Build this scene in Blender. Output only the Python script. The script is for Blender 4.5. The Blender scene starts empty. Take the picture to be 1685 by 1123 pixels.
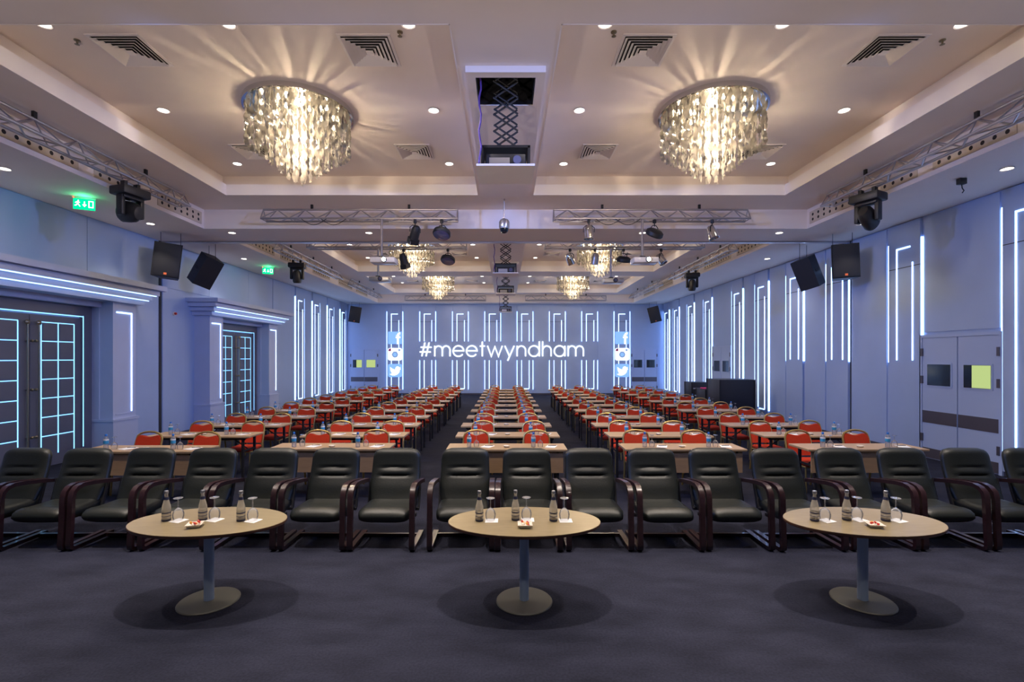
import bpy, bmesh, math, random
from math import pi, sin, cos, radians, sqrt
from mathutils import Vector, Matrix
random.seed(7)
SC = bpy.context.scene
COL = SC.collection

# ------------------------------------------------------------------ camera
cam_data = bpy.data.cameras.new('camera')
cam = bpy.data.objects.new('camera', cam_data)
COL.objects.link(cam)
cam.location = (0, 0, 2.1)
cam.rotation_euler = (radians(90), 0, 0)
cam_data.sensor_width = 36.0
cam_data.lens = 800 / 1685 * 36
cam_data.shift_x = (842.5 - 832) / 1685
cam_data.shift_y = (588 - 561.5) / 1685
cam_data.clip_start = 0.05
SC.camera = cam

# ------------------------------------------------------------------ world / exposure
world = bpy.data.worlds.new('world')
SC.world = world
world.use_nodes = True
world.node_tree.nodes['Background'].inputs[0].default_value = (0.3, 0.35, 0.5, 1)
world.node_tree.nodes['Background'].inputs[1].default_value = 0.05
SC.view_settings.view_transform = 'Standard'
SC.view_settings.look = 'None'
SC.view_settings.gamma = 1.0
SC.view_settings.exposure = 0.42
SC.view_settings.use_curve_mapping = False

P_CHAND = 74.0      # watts per chandelier bulb group
P_DOWN = 80.0       # watts per ceiling downlight
P_SOFF = 42.0
P_WASH = 1050.0      # watts per added blue wash spot
P_UP = 420.0  # watts per uplighter added to brighten the ceiling
E_LED = 4.2
WARM = (1.0, 0.87, 0.76)

# ------------------------------------------------------------------ materials
def new_mat(name):
    m = bpy.data.materials.new(name)
    m.use_nodes = True
    nt = m.node_tree
    return m, nt, nt.nodes['Principled BSDF']

def pm(name, col, rough=0.5, metal=0.0, noise=0.0, scale=20.0, bump=0.0, spec=0.5, coat=0.0, stretch=None):
    m, nt, b = new_mat(name)
    b.inputs['Base Color'].default_value = (*col, 1)
    b.inputs['Roughness'].default_value = rough
    b.inputs['Metallic'].default_value = metal
    b.inputs['Specular IOR Level'].default_value = spec
    b.inputs['Coat Weight'].default_value = coat
    if noise or bump:
        tc = nt.nodes.new('ShaderNodeTexCoord')
        n = nt.nodes.new('ShaderNodeTexNoise')
        n.inputs['Scale'].default_value = scale
        n.inputs['Detail'].default_value = 4
        if stretch:
            mp = nt.nodes.new('ShaderNodeMapping')
            mp.inputs['Scale'].default_value = stretch
            nt.links.new(tc.outputs['Object'], mp.inputs['Vector'])
            nt.links.new(mp.outputs['Vector'], n.inputs['Vector'])
        else:
            nt.links.new(tc.outputs['Object'], n.inputs['Vector'])
        if noise:
            r = nt.nodes.new('ShaderNodeValToRGB')
            r.color_ramp.elements[0].position = 0.3
            r.color_ramp.elements[1].position = 0.7
            r.color_ramp.elements[0].color = (*[c * (1 - noise) for c in col], 1)
            r.color_ramp.elements[1].color = (*[min(1, c * (1 + noise)) for c in col], 1)
            nt.links.new(n.outputs['Fac'], r.inputs['Fac'])
            nt.links.new(r.outputs['Color'], b.inputs['Base Color'])
        if bump:
            bp = nt.nodes.new('ShaderNodeBump')
            bp.inputs['Strength'].default_value = bump
            bp.inputs['Distance'].default_value = 0.01
            nt.links.new(n.outputs['Fac'], bp.inputs['Height'])
            nt.links.new(bp.outputs['Normal'], b.inputs['Normal'])
    return m

def em(name, col, strength):
    m = bpy.data.materials.new(name)
    m.use_nodes = True
    nt = m.node_tree
    nt.nodes.remove(nt.nodes['Principled BSDF'])
    e = nt.nodes.new('ShaderNodeEmission')
    e.inputs[0].default_value = (*col, 1)
    e.inputs[1].default_value = strength
    nt.links.new(e.outputs[0], nt.nodes['Material Output'].inputs['Surface'])
    return m

def clear(name, tint=(1, 1, 1), gloss=0.15, body=0.0, bodycol=(1, 1, 1)):
    """thin clear glass: see-through with a fresnel sheen and an optional milky share"""
    m = bpy.data.materials.new(name)
    m.use_nodes = True
    nt = m.node_tree
    nt.nodes.remove(nt.nodes['Principled BSDF'])
    tr = nt.nodes.new('ShaderNodeBsdfTransparent')
    tr.inputs[0].default_value = (*tint, 1)
    gl = nt.nodes.new('ShaderNodeBsdfGlossy')
    gl.inputs['Roughness'].default_value = 0.04
    lw = nt.nodes.new('ShaderNodeLayerWeight')
    lw.inputs[0].default_value = gloss
    mx = nt.nodes.new('ShaderNodeMixShader')
    nt.links.new(lw.outputs['Fresnel'], mx.inputs[0])
    nt.links.new(tr.outputs[0], mx.inputs[1])
    nt.links.new(gl.outputs[0], mx.inputs[2])
    out = mx
    if body:
        df = nt.nodes.new('ShaderNodeBsdfDiffuse')
        df.inputs[0].default_value = (*bodycol, 1)
        tl = nt.nodes.new('ShaderNodeBsdfTranslucent')
        tl.inputs[0].default_value = (*bodycol, 1)
        m1 = nt.nodes.new('ShaderNodeMixShader')
        m1.inputs[0].default_value = 0.5
        nt.links.new(df.outputs[0], m1.inputs[1])
        nt.links.new(tl.outputs[0], m1.inputs[2])
        m2 = nt.nodes.new('ShaderNodeMixShader')
        m2.inputs[0].default_value = body
        nt.links.new(mx.outputs[0], m2.inputs[1])
        nt.links.new(m1.outputs[0], m2.inputs[2])
        out = m2
    nt.links.new(out.outputs[0], nt.nodes['Material Output'].inputs['Surface'])
    return m

M = {}
M['wall'] = pm('wall_paint_blue_lit', (0.36, 0.46, 0.68), 0.55, noise=0.02, scale=2)  # part of the blue wall lighting is mixed into this paint colour
M['wall_panel'] = pm('wall_panel_paint_blue_lit', (0.37, 0.47, 0.69), 0.45, noise=0.02, scale=2)  # carries the same blue lighting tint in its colour
M['portal'] = pm('portal_paint', (0.47, 0.53, 0.72), 0.5, noise=0.015, scale=3)
M['ceil'] = pm('ceiling_paint', (0.86, 0.765, 0.70), 0.75, noise=0.015, scale=2)
M['ceil_white'] = pm('ceiling_trim_paint', (0.88, 0.82, 0.79), 0.6)
M['grille'] = pm('grille_cream', (0.62, 0.52, 0.40), 0.6)
M['hole'] = pm('hole_black', (0.02, 0.017, 0.015), 0.9)
M['carpet'] = pm('carpet_pile', (0.0195, 0.0212, 0.037), 0.95, noise=0.22, scale=55, bump=0.5, spec=0.1)
def carpet_detail():
    nt = M['carpet'].node_tree
    b = nt.nodes['Principled BSDF']
    n1 = [n for n in nt.nodes if n.type == 'VALTORGB'][0]
    tc = [n for n in nt.nodes if n.type == 'TEX_COORD'][0]
    n2 = nt.nodes.new('ShaderNodeTexNoise')
    n2.inputs['Scale'].default_value = 2.2
    n2.inputs['Detail'].default_value = 6
    mp = nt.nodes.new('ShaderNodeMapping')
    mp.inputs['Rotation'].default_value = (0, 0, 0.4)
    mp.inputs['Scale'].default_value = (1, 2.2, 1)
    nt.links.new(tc.outputs['Object'], mp.inputs['Vector'])
    nt.links.new(mp.outputs['Vector'], n2.inputs['Vector'])
    r = nt.nodes.new('ShaderNodeValToRGB')
    r.color_ramp.elements[0].position = 0.3
    r.color_ramp.elements[1].position = 0.7
    r.color_ramp.elements[0].color = (0.72, 0.72, 0.72, 1)
    r.color_ramp.elements[1].color = (1.2, 1.2, 1.2, 1)
    nt.links.new(n2.outputs['Fac'], r.inputs['Fac'])
    mx = nt.nodes.new('ShaderNodeMix')
    mx.data_type = 'RGBA'
    mx.blend_type = 'MULTIPLY'
    mx.inputs[0].default_value = 1
    nt.links.new(n1.outputs['Color'], mx.inputs[6])
    nt.links.new(r.outputs['Color'], mx.inputs[7])
    nt.links.new(mx.outputs[2], b.inputs['Base Color'])
carpet_detail()
M['leather'] = pm('black_leather', (0.0072, 0.0092, 0.0084), 0.45, noise=0.15, scale=60, bump=0.12, spec=0.42)
M['mahogany'] = pm('mahogany_wood', (0.020, 0.0075, 0.0095), 0.28, noise=0.35, scale=9, stretch=(6, 1, 6), coat=0.3)
M['red'] = pm('red_fabric', (0.47, 0.037, 0.011), 0.8, noise=0.12, scale=120, spec=0.2)
M['gold'] = pm('gold_frame', (0.50, 0.36, 0.13), 0.35, metal=0.75)
M['tabletop'] = pm('beech_laminate', (0.41, 0.275, 0.145), 0.42, noise=0.08, scale=6, stretch=(1, 9, 9))
M['modesty'] = pm('beech_panel', (0.42, 0.26, 0.13), 0.5, noise=0.07, scale=6, stretch=(1, 9, 9))
M['black_metal'] = pm('black_metal', (0.012, 0.012, 0.014), 0.45)
M['oval_top'] = pm('oak_top', (0.235, 0.185, 0.105), 0.33, noise=0.12, scale=5, stretch=(1.5, 14, 14))
M['oval_edge'] = pm('dark_edge', (0.07, 0.03, 0.02), 0.4)
M['column'] = pm('blue_grey_steel', (0.30, 0.39, 0.54), 0.4, metal=0.0)
M['base'] = pm('satin_grey_steel', (0.125, 0.125, 0.11), 0.45, metal=0.2)
M['glass'] = clear('clear_glass', (0.97, 0.98, 0.99), 0.22, body=0.10, bodycol=(0.9, 0.9, 0.95))
M['water'] = clear('water_bottle_glass', (0.92, 0.92, 0.92), 0.2, body=0.38, bodycol=(0.78, 0.72, 0.60))
M['pet'] = clear('clear_plastic', (0.88, 0.90, 0.95), 0.35, body=0.25, bodycol=(0.85, 0.85, 0.85))
M['blue_cap'] = pm('blue_cap', (0.03, 0.22, 0.72), 0.4)
M['label_blue'] = pm('blue_label', (0.03, 0.28, 0.52), 0.5)
M['label_white'] = pm('white_label', (0.75, 0.75, 0.78), 0.5)
M['print'] = pm('dark_blue_print', (0.02, 0.025, 0.07), 0.5)
M['silver'] = pm('silver_cap', (0.62, 0.62, 0.64), 0.3, metal=0.9)
M['paper'] = pm('white_paper', (0.82, 0.82, 0.84), 0.7)
M['ink'] = pm('dark_ink', (0.02, 0.02, 0.03), 0.5)
M['china'] = pm('white_china', (0.75, 0.70, 0.63), 0.25)
M['candy'] = pm('red_candy', (0.55, 0.03, 0.02), 0.3)
M['candy2'] = pm('yellow_candy', (0.75, 0.35, 0.05), 0.3)
M['alu'] = pm('truss_aluminium', (0.50, 0.47, 0.47), 0.32, metal=0.85)
M['chrome'] = pm('chrome', (0.75, 0.74, 0.72), 0.12, metal=1.0)
M['black'] = pm('black_plastic', (0.012, 0.012, 0.014), 0.5)
M['speaker'] = pm('speaker_black', (0.015, 0.015, 0.02), 0.6, noise=0.3, scale=200)
M['badge'] = pm('orange_badge', (0.8, 0.18, 0.06), 0.4)
M['lens'] = pm('lens_glass', (0.10, 0.11, 0.20), 0.08, coat=1.0)
M['doorleaf'] = pm('slate_door', (0.105, 0.115, 0.17), 0.45, noise=0.04, scale=3)
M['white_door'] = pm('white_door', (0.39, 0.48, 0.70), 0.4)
M['kick'] = pm('kick_plate', (0.10, 0.09, 0.11), 0.35, metal=0.3)
M['darkglass'] = pm('dark_glass', (0.012, 0.017, 0.022), 0.08)
M['litglass'] = em('lit_corridor_glass', (0.62, 0.78, 0.30), 0.62)
M['brass'] = pm('aged_brass', (0.28, 0.24, 0.16), 0.35, metal=0.8)
M['joint'] = pm('shadow_joint', (0.03, 0.03, 0.035), 0.8)
M['led'] = em('led_blue_white', (0.32, 0.52, 1.0), E_LED)
M['led_soft'] = em('led_soft_blue', (0.38, 0.60, 1.0), E_LED * 0.55)
M['led_door'] = em('led_door_blue', (0.22, 0.55, 1.0), E_LED * 0.40)
M['downlight'] = em('downlight_glow', (1.0, 0.90, 0.80), 9.0)
M['bulb'] = em('bulb_glow', (1.0, 0.82, 0.55), 14.0)
M['crystal'] = clear('crystal_ribbon', (1, 0.98, 0.94), 0.25, body=0.74, bodycol=(0.16, 0.147, 0.128))
M['exit'] = em('exit_green', (0.0, 0.75, 0.22), 1.6)
M['exit_white'] = em('exit_pictogram', (0.75, 1.0, 0.85), 2.0)
M['red_dot'] = em('red_indicator', (1.0, 0.06, 0.03), 6.0)
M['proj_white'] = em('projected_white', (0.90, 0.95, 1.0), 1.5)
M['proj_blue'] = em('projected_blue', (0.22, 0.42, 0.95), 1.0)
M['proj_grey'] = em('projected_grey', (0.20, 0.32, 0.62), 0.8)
M['lamp_glare'] = em('projector_beam', (0.75, 0.88, 1.0), 60.0)
M['purple'] = pm('purple_cable', (0.09, 0.03, 0.22), 0.5)
M['case'] = pm('flight_case_black', (0.018, 0.018, 0.026), 0.5, noise=0.2, scale=30)
M['pink'] = pm('magenta_cloth', (0.55, 0.03, 0.18), 0.7)
M['emblem'] = pm('emblem_grey', (0.45, 0.42, 0.48), 0.5)

# ------------------------------------------------------------------ mesh builder
class MB:
    def __init__(s):
        s.v, s.f = [], []
    def add(s, vs, fs):
        o = len(s.v)
        s.v += [tuple(v) for v in vs]
        s.f += [tuple(i + o for i in f) for f in fs]
        return s
    def box(s, x0, x1, y0, y1, z0, z1):
        return s.add([(x0, y0, z0), (x1, y0, z0), (x1, y1, z0), (x0, y1, z0), (x0, y0, z1), (x1, y0, z1), (x1, y1, z1), (x0, y1, z1)],
                     [(0, 3, 2, 1), (4, 5, 6, 7), (0, 1, 5, 4), (1, 2, 6, 5), (2, 3, 7, 6), (3, 0, 4, 7)])
    def cbox(s, c, d):
        return s.box(c[0] - d[0] / 2, c[0] + d[0] / 2, c[1] - d[1] / 2, c[1] + d[1] / 2, c[2] - d[2] / 2, c[2] + d[2] / 2)
    def bbox(s, x0, x1, y0, y1, z0, z1, b=0.01, seg=2):
        bm = bmesh.new()
        m = MB().box(x0, x1, y0, y1, z0, z1)
        vs = [bm.verts.new(v) for v in m.v]
        for f in m.f:
            bm.faces.new([vs[i] for i in f])
        bmesh.ops.bevel(bm, geom=bm.edges[:], offset=b, segments=seg, affect='EDGES', profile=0.5)
        bm.verts.index_update()
        s.add([v.co[:] for v in bm.verts], [[v.index for v in f.verts] for f in bm.faces])
        bm.free()
        return s
    def tube(s, pts, r, n=8, cap=True):
        pts = [Vector(p) for p in pts]
        rings = []
        prev = None
        for i, p in enumerate(pts):
            a = pts[max(0, i - 1)]
            b = pts[min(len(pts) - 1, i + 1)]
            t = (b - a).normalized()
            ref = Vector((0, 0, 1)) if abs(t.z) < 0.9 else Vector((1, 0, 0))
            if prev is not None:
                u = (prev - t * prev.dot(t))
                u = u.normalized() if u.length > 1e-6 else t.cross(ref).normalized()
            else:
                u = t.cross(ref).normalized()
            prev = u
            w = t.cross(u)
            rr = r[i] if isinstance(r, (list, tuple)) else r
            rings.append([p + u * (rr * cos(2 * pi * k / n)) + w * (rr * sin(2 * pi * k / n)) for k in range(n)])
        vs = [v for ring in rings for v in ring]
        fs = []
        for i in range(len(rings) - 1):
            for k in range(n):
                fs.append((i * n + k, i * n + (k + 1) % n, (i + 1) * n + (k + 1) % n, (i + 1) * n + k))
        if cap:
            fs.append(tuple(range(n - 1, -1, -1)))
            fs.append(tuple((len(rings) - 1) * n + k for k in range(n)))
        return s.add(vs, fs)
    def sweep(s, pts, prof):
        """rectangular profile prof=(half across x, half thickness) swept along a path in the YZ plane"""
        hx, ht = prof
        vs, fs = [], []
        n = len(pts)
        for i, p in enumerate(pts):
            a = Vector(pts[max(0, i - 1)])
            b = Vector(pts[min(n - 1, i + 1)])
            t = (b - a).normalized()
            nn = Vector((0, -t.z, t.y))
            c = Vector(p)
            for sx, st in ((-1, -1), (1, -1), (1, 1), (-1, 1)):
                vs.append(c + Vector((sx * hx, 0, 0)) + nn * (st * ht))
        for i in range(n - 1):
            for k in range(4):
                fs.append((i * 4 + k, i * 4 + (k + 1) % 4, (i + 1) * 4 + (k + 1) % 4, (i + 1) * 4 + k))
        fs.append((3, 2, 1, 0))
        fs.append(tuple((n - 1) * 4 + k for k in range(4)))
        return s.add(vs, fs)
    def lathe(s, prof, n=16, c=(0, 0, 0), sx=1.0, sy=1.0, cap=True):
        vs, fs = [], []
        for (r, z) in prof:
            for k in range(n):
                vs.append((c[0] + sx * r * cos(2 * pi * k / n), c[1] + sy * r * sin(2 * pi * k / n), c[2] + z))
        for i in range(len(prof) - 1):
            for k in range(n):
                fs.append((i * n + k, i * n + (k + 1) % n, (i + 1) * n + (k + 1) % n, (i + 1) * n + k))
        if cap and prof[0][0] > 1e-5:
            fs.append(tuple(range(n - 1, -1, -1)))
        if cap and prof[-1][0] > 1e-5:
            fs.append(tuple((len(prof) - 1) * n + k for k in range(n)))
        return s.add(vs, fs)
    def loft(s, rings, cap=True):
        n = len(rings[0])
        vs = [v for r in rings for v in r]
        fs = []
        for i in range(len(rings) - 1):
            for k in range(n):
                fs.append((i * n + k, i * n + (k + 1) % n, (i + 1) * n + (k + 1) % n, (i + 1) * n + k))
        if cap:
            fs.append(tuple(range(n - 1, -1, -1)))
            fs.append(tuple((len(rings) - 1) * n + k for k in range(n)))
        return s.add(vs, fs)
    def prism(s, poly, y0, y1):
        """polygon in XZ extruded along Y"""
        n = len(poly)
        vs = [(x, y0, z) for x, z in poly] + [(x, y1, z) for x, z in poly]
        fs = [tuple(range(n)), tuple(range(2 * n - 1, n - 1, -1))]
        for k in range(n):
            fs.append((k, n + k, n + (k + 1) % n, (k + 1) % n))
        return s.add(vs, fs)
    def stroke(s, pts, hw, y0, y1, closed=False):
        """ribbon of half width hw along a path in XZ, extruded along Y"""
        P = [Vector((p[0], p[1])) for p in pts]
        n = len(P)
        L, R = [], []
        for i in range(n):
            if closed:
                a, b = P[(i - 1) % n], P[(i + 1) % n]
                t1, t2 = (P[i] - a).normalized(), (b - P[i]).normalized()
            else:
                t1 = (P[i] - P[i - 1]).normalized() if i > 0 else (P[1] - P[0]).normalized()
                t2 = (P[i + 1] - P[i]).normalized() if i < n - 1 else t1
            t = (t1 + t2)
            t = t.normalized() if t.length > 1e-6 else t1
            m = Vector((-t.y, t.x))
            d = max(0.45, m.dot(Vector((-t1.y, t1.x))))
            L.append(P[i] + m * (hw / d))
            R.append(P[i] - m * (hw / d))
        m = n if closed else n - 1
        for i in range(m):
            j = (i + 1) % n
            s.prism([tuple(R[i]), tuple(R[j]), tuple(L[j]), tuple(L[i])], y0, y1)
        return s
    def xf(s, mat):
        s.v = [tuple(mat @ Vector(v)) for v in s.v]
        return s
    def mesh(s, name, mat, smooth=True, angle=35):
        me = bpy.data.meshes.new(name)
        me.from_pydata(s.v, [], s.f)
        me.materials.append(mat if not isinstance(mat, str) else M[mat])
        bm = bmesh.new()
        bm.from_mesh(me)
        bmesh.ops.recalc_face_normals(bm, faces=bm.faces[:])
        bm.to_mesh(me)
        bm.free()
        if smooth:
            me.shade_smooth()
            me.set_sharp_from_angle(angle=radians(angle))
        return me

def ob(name, mesh, parent=None, loc=(0, 0, 0), rot=(0, 0, 0), scale=None):
    o = bpy.data.objects.new(name, mesh)
    COL.objects.link(o)
    o.location = loc
    o.rotation_euler = rot
    if scale:
        o.scale = scale
    if parent is not None:
        o.parent = parent
    return o

def tag(o, label, cat, group=None, kind=None):
    o['label'] = label
    o['category'] = cat
    if group:
        o['group'] = group
    if kind:
        o['kind'] = kind
    return o

def thing(name, label, cat, loc=(0, 0, 0), rot=(0, 0, 0), group=None):
    o = bpy.data.objects.new(name, None)
    COL.objects.link(o)
    o.empty_display_size = 0.1
    o.location = loc
    o.rotation_euler = rot
    return tag(o, label, cat, group)

def structure(name, mesh, label, cat):
    o = ob(name, mesh)
    return tag(o, label, cat, None, 'structure')

def light(name, kind, loc, energy, color, parent=None, rot=(0, 0, 0), size=0.1, spot=None, blend=0.5):
    l = bpy.data.lights.new(name, kind)
    l.energy = energy
    l.color = color
    if kind == 'AREA':
        l.shape = 'DISK'
        l.size = size
    else:
        l.shadow_soft_size = size
    if kind == 'SPOT':
        l.spot_size = spot
        l.spot_blend = blend
    o = bpy.data.objects.new(name, l)
    COL.objects.link(o)
    o.location = loc
    o.rotation_euler = rot
    o['kind'] = 'helper'
    if parent is not None:
        o.parent = parent
    return o

ORD = ['zero', 'one', 'two', 'three', 'four', 'five', 'six', 'seven', 'eight', 'nine', 'ten', 'eleven', 'twelve']
NTH = ['', 'first', 'second', 'third', 'fourth', 'fifth', 'sixth', 'seventh', 'eighth', 'ninth', 'tenth', 'eleventh',
       'twelfth', 'thirteenth', 'fourteenth', 'fifteenth', 'sixteenth', 'seventeenth']
def side(x):
    return 'portal-door side' if x < 0 else 'windowed-door side'

# ------------------------------------------------------------------ room shell
XW, YR, YB = 8.8, 27.1, -4.0
ZLOW, ZMID, ZBAND, ZTOP = 5.06, 5.5, 5.73, 5.95

fl = structure('floor', MB().box(-XW - 0.3, XW + 0.3, YB - 0.3, YR + 0.3, -0.1, 0).mesh('floor', 'carpet', False), 'dark violet grey carpet covering the whole hall floor', 'carpet')

def slab(xs, ys, z0, z1, solid):
    """cells of a grid kept where solid(xc, yc); outer faces only"""
    xs, ys = sorted(set(xs)), sorted(set(ys))
    nx, ny = len(xs) - 1, len(ys) - 1
    k = [[solid((xs[i] + xs[i + 1]) / 2, (ys[j] + ys[j + 1]) / 2) for j in range(ny)] for i in range(nx)]
    mb = MB()
    for i in range(nx):
        for j in range(ny):
            if not k[i][j]:
                continue
            a, b, c, d = xs[i], xs[i + 1], ys[j], ys[j + 1]
            mb.add([(a, c, z0), (b, c, z0), (b, d, z0), (a, d, z0)], [(0, 3, 2, 1)])
            mb.add([(a, c, z1), (b, c, z1), (b, d, z1), (a, d, z1)], [(0, 1, 2, 3)])
            if i == 0 or not k[i - 1][j]:
                mb.add([(a, c, z0), (a, d, z0), (a, d, z1), (a, c, z1)], [(0, 3, 2, 1)])
            if i == nx - 1 or not k[i + 1][j]:
                mb.add([(b, c, z0), (b, d, z0), (b, d, z1), (b, c, z1)], [(0, 1, 2, 3)])
            if j == 0 or not k[i][j - 1]:
                mb.add([(a, c, z0), (b, c, z0), (b, c, z1), (a, c, z1)], [(0, 1, 2, 3)])
            if j == ny - 1 or not k[i][j + 1]:
                mb.add([(a, d, z0), (b, d, z0), (b, d, z1), (a, d, z1)], [(0, 3, 2, 1)])
    return mb

BAYS = [(4.96, 10.2), (13.9, 19.3), (20.4, 25.66)]
LIFTS = [6.11, 13.55, 17.75, 24.9]
LX, LY = 0.36, 0.32
coffers = [(s * 0.57 if s > 0 else -5.87, 5.87 if s > 0 else -0.57, a, b) for a, b in BAYS for s in (-1, 1)]
def in_coffer(x, y, e=0.0):
    return any(a - e < x < b + e and c - e < y < d + e for a, b, c, d in coffers)
def in_lift(x, y):
    return abs(x) < LX and any(abs(y - l) < LY for l in LIFTS)
XO, Y0, Y1 = XW + 0.3, YB - 0.3, YR + 0.3
ys = [Y0, Y1] + [v for a, b in BAYS for v in (a, b)] + [v for l in LIFTS for v in (l - LY, l + LY)]
xs = [-XO, XO, -5.87, 5.87, -0.57, 0.57, -LX, LX]
ceil = structure('ceiling', slab([-XO, XO, -LX, LX], [Y0, Y1] + [v for l in LIFTS for v in (l - LY, l + LY)], ZTOP, ZTOP + 0.08,
                 lambda x, y: not in_lift(x, y)).mesh('ceiling', 'ceil', False), 'warm beige coffered ceiling with stepped soffits over the hall', 'ceiling')
def part_s(name, mb, mat, parent, smooth=False):
    return ob(name, mb.mesh(name, mat, smooth), parent)
part_s('ceiling_soffit', slab(xs, ys, ZMID, ZBAND, lambda x, y: not in_coffer(x, y) and not in_lift(x, y)), 'ceil', ceil)
E = 0.15
xs2 = [-XO, XO, -5.87 - E, 5.87 + E, -0.57 + E, 0.57 - E, -LX, LX]
ys2 = [Y0, Y1] + [v for a, b in BAYS for v in (a - E, b + E)] + [v for l in LIFTS for v in (l - LY, l + LY)]
part_s('cove_backing', slab(xs2, ys2, ZBAND, ZTOP, lambda x, y: not in_coffer(x, y, E) and not in_lift(x, y)), 'ceil', ceil)
def low_solid(x, y):
    return not (abs(x) < 6.95 and (-3.2 < y < 11.2 or 12.7 < y < 26.4))
part_s('ceiling_bulkhead', slab([-XO, XO, -6.95, 6.95], [Y0, Y1, -3.2, 11.2, 12.7, 26.4], ZLOW, ZMID, low_solid), 'ceil', ceil)
# pale facing on the coffer edges
for a, b, c, d in coffers:
    t = 0.012
    mb = MB()
    mb.box(a, a + t, c, d, ZMID - 0.004, ZBAND - 0.01).box(b - t, b, c, d, ZMID - 0.004, ZBAND - 0.01)
    mb.box(a, b, d - t, d, ZMID - 0.004, ZBAND - 0.01).box(a, b, c, c + t, ZMID - 0.004, ZBAND - 0.01)
    part_s('coffer_band', mb, 'ceil_white', ceil)
# dropped hatch panels round the projector lifts
for i, l in enumerate(LIFTS):
    y0, y1 = l - 0.42, (10.1 if i == 0 else l + 1.2)
    mb = slab([-0.47, 0.47, -LX, LX], [y0, y1, l - LY, l + LY], ZMID - 0.07, ZMID, lambda x, y: not (abs(x) < LX and abs(y - l) < LY))
    part_s('hatch_panel', mb, 'ceil', ceil)
    part_s('hatch_lip', MB().box(-0.47, 0.47, y0 - 0.02, y0, ZMID - 0.075, ZMID), 'ceil_white', ceil)

# walls
wl = structure('wall_left', MB().box(-XW - 0.3, -XW, YB - 0.3, YR + 0.3, 0, ZLOW + 0.1).mesh('wall_left', 'wall', False), 'pale wall with two portal doorways and glowing strips', 'wall')
wr = structure('wall_right', MB().box(XW, XW + 0.3, YB - 0.3, YR + 0.3, 0, ZLOW + 0.1).mesh('wall_right', 'wall', False), 'pale wall with many glowing strip panels and windowed doors', 'wall')
wb = structure('wall_rear', MB().box(-XW, XW, YR, YR + 0.3, 0, ZLOW + 0.1).mesh('wall_rear', 'wall', False), 'rear wall with eight glowing panels behind the projected lettering', 'wall')
ws = structure('wall_stage', MB().box(-XW, XW, YB - 0.3, YB, 0, ZMID).mesh('wall_stage', 'wall', False), 'plain pale wall at the stage end', 'wall')
for nm, mb in (('baseboard_left', MB().box(-XW, -XW + 0.015, YB, YR, 0, 0.09)), ('baseboard_right', MB().box(XW - 0.015, XW, YB, YR, 0, 0.09)),
               ('baseboard_rear', MB().box(-XW, XW, YR - 0.015, YR, 0, 0.09))):
    structure(nm, mb.mesh(nm, 'kick', False), 'dark skirting along the ' + nm.split('_')[1] + ' wall foot', 'skirting')

# generic wall frames: (origin, u along the wall, n into the room) -> boxes in wall coordinates
def wbox(wall, u0, u1, z0, z1, d0, d1):
    if wall == 'L':
        return MB().box(-XW + d0, -XW + d1, u0, u1, z0, z1)
    if wall == 'R':
        return MB().box(XW - d1, XW - d0, u0, u1, z0, z1)
    return MB().box(u0, u1, YR - d1, YR - d0, z0, z1)
WP = {'L': wl, 'R': wr, 'B': wb}
def led_unit(wall, c, w=0.9, z0=0.30, z1=4.64, flip=1, short=False, gap=None):
    """proud panel with bright strips along its edges and a bracket of strips on its face"""
    p = WP[wall]
    h = w / 2
    zb = 1.98 if short else z0
    part_s('wall_panel', wbox(wall, c - h + 0.03, c + h - 0.03, 0.09, ZLOW - 0.02, 0, 0.05), 'wall_panel', p)
    def spans(lo, hi):
        return [(lo, hi)] if not gap else [(lo, gap[0]), (gap[1], hi)]
    for lo, hi in spans(zb, z1):
        part_s('led_strip', wbox(wall, c - h, c - h + 0.020, lo, hi, 0.002, 0.045), 'led', p)
        part_s('led_strip', wbox(wall, c + h - 0.020, c + h, lo, hi, 0.002, 0.045), 'led', p)
    a, b = c - flip * (h - 0.26), c + flip * (h - 0.22)
    ti = z1 - 0.13
    def vs(u, lo, hi):
        for l, g in spans(lo, hi):
            part_s('led_strip', wbox(wall, u - 0.013, u + 0.013, l, g, 0.05, 0.062), 'led', p)
    vs(a, zb + 0.05, ti)
    vs(b, zb + 0.05, ti - 0.36)
    part_s('led_strip', wbox(wall, min(a, a + flip * 0.36), max(a, a + flip * 0.36), ti - 0.03, ti, 0.05, 0.062), 'led', p)
    if not short:
        part_s('led_strip', wbox(wall, min(a, b), max(a, b), zb + 0.02, zb + 0.05, 0.05, 0.062), 'led', p)
    part_s('panel_joint', wbox(wall, c - h + 0.03, c + h - 0.03, 4.06, 4.075, 0.045, 0.052), 'joint', p)

for c in (-6.17, -4.34, -2.52, -0.72, 1.08, 2.88, 4.68, 6.48):
    led_unit('B', c, gap=(1.92, 2.98) if abs(c - 0.16) < 6 else None)
for c in (26.2, 24.35, 22.5, 20.72):
    led_unit('L', c, flip=1)
for c in (26.5, 25.0, 23.05, 21.1, 18.4, 16.65):
    led_unit('R', c, flip=-1)
for c in (14.75, 12.85, 10.68):
    led_unit('R', c, flip=-1, short=True)
led_unit('R', 8.14, flip=-1, z1=4.74)
led_unit('R', 6.1, flip=-1, z1=4.74)
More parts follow.
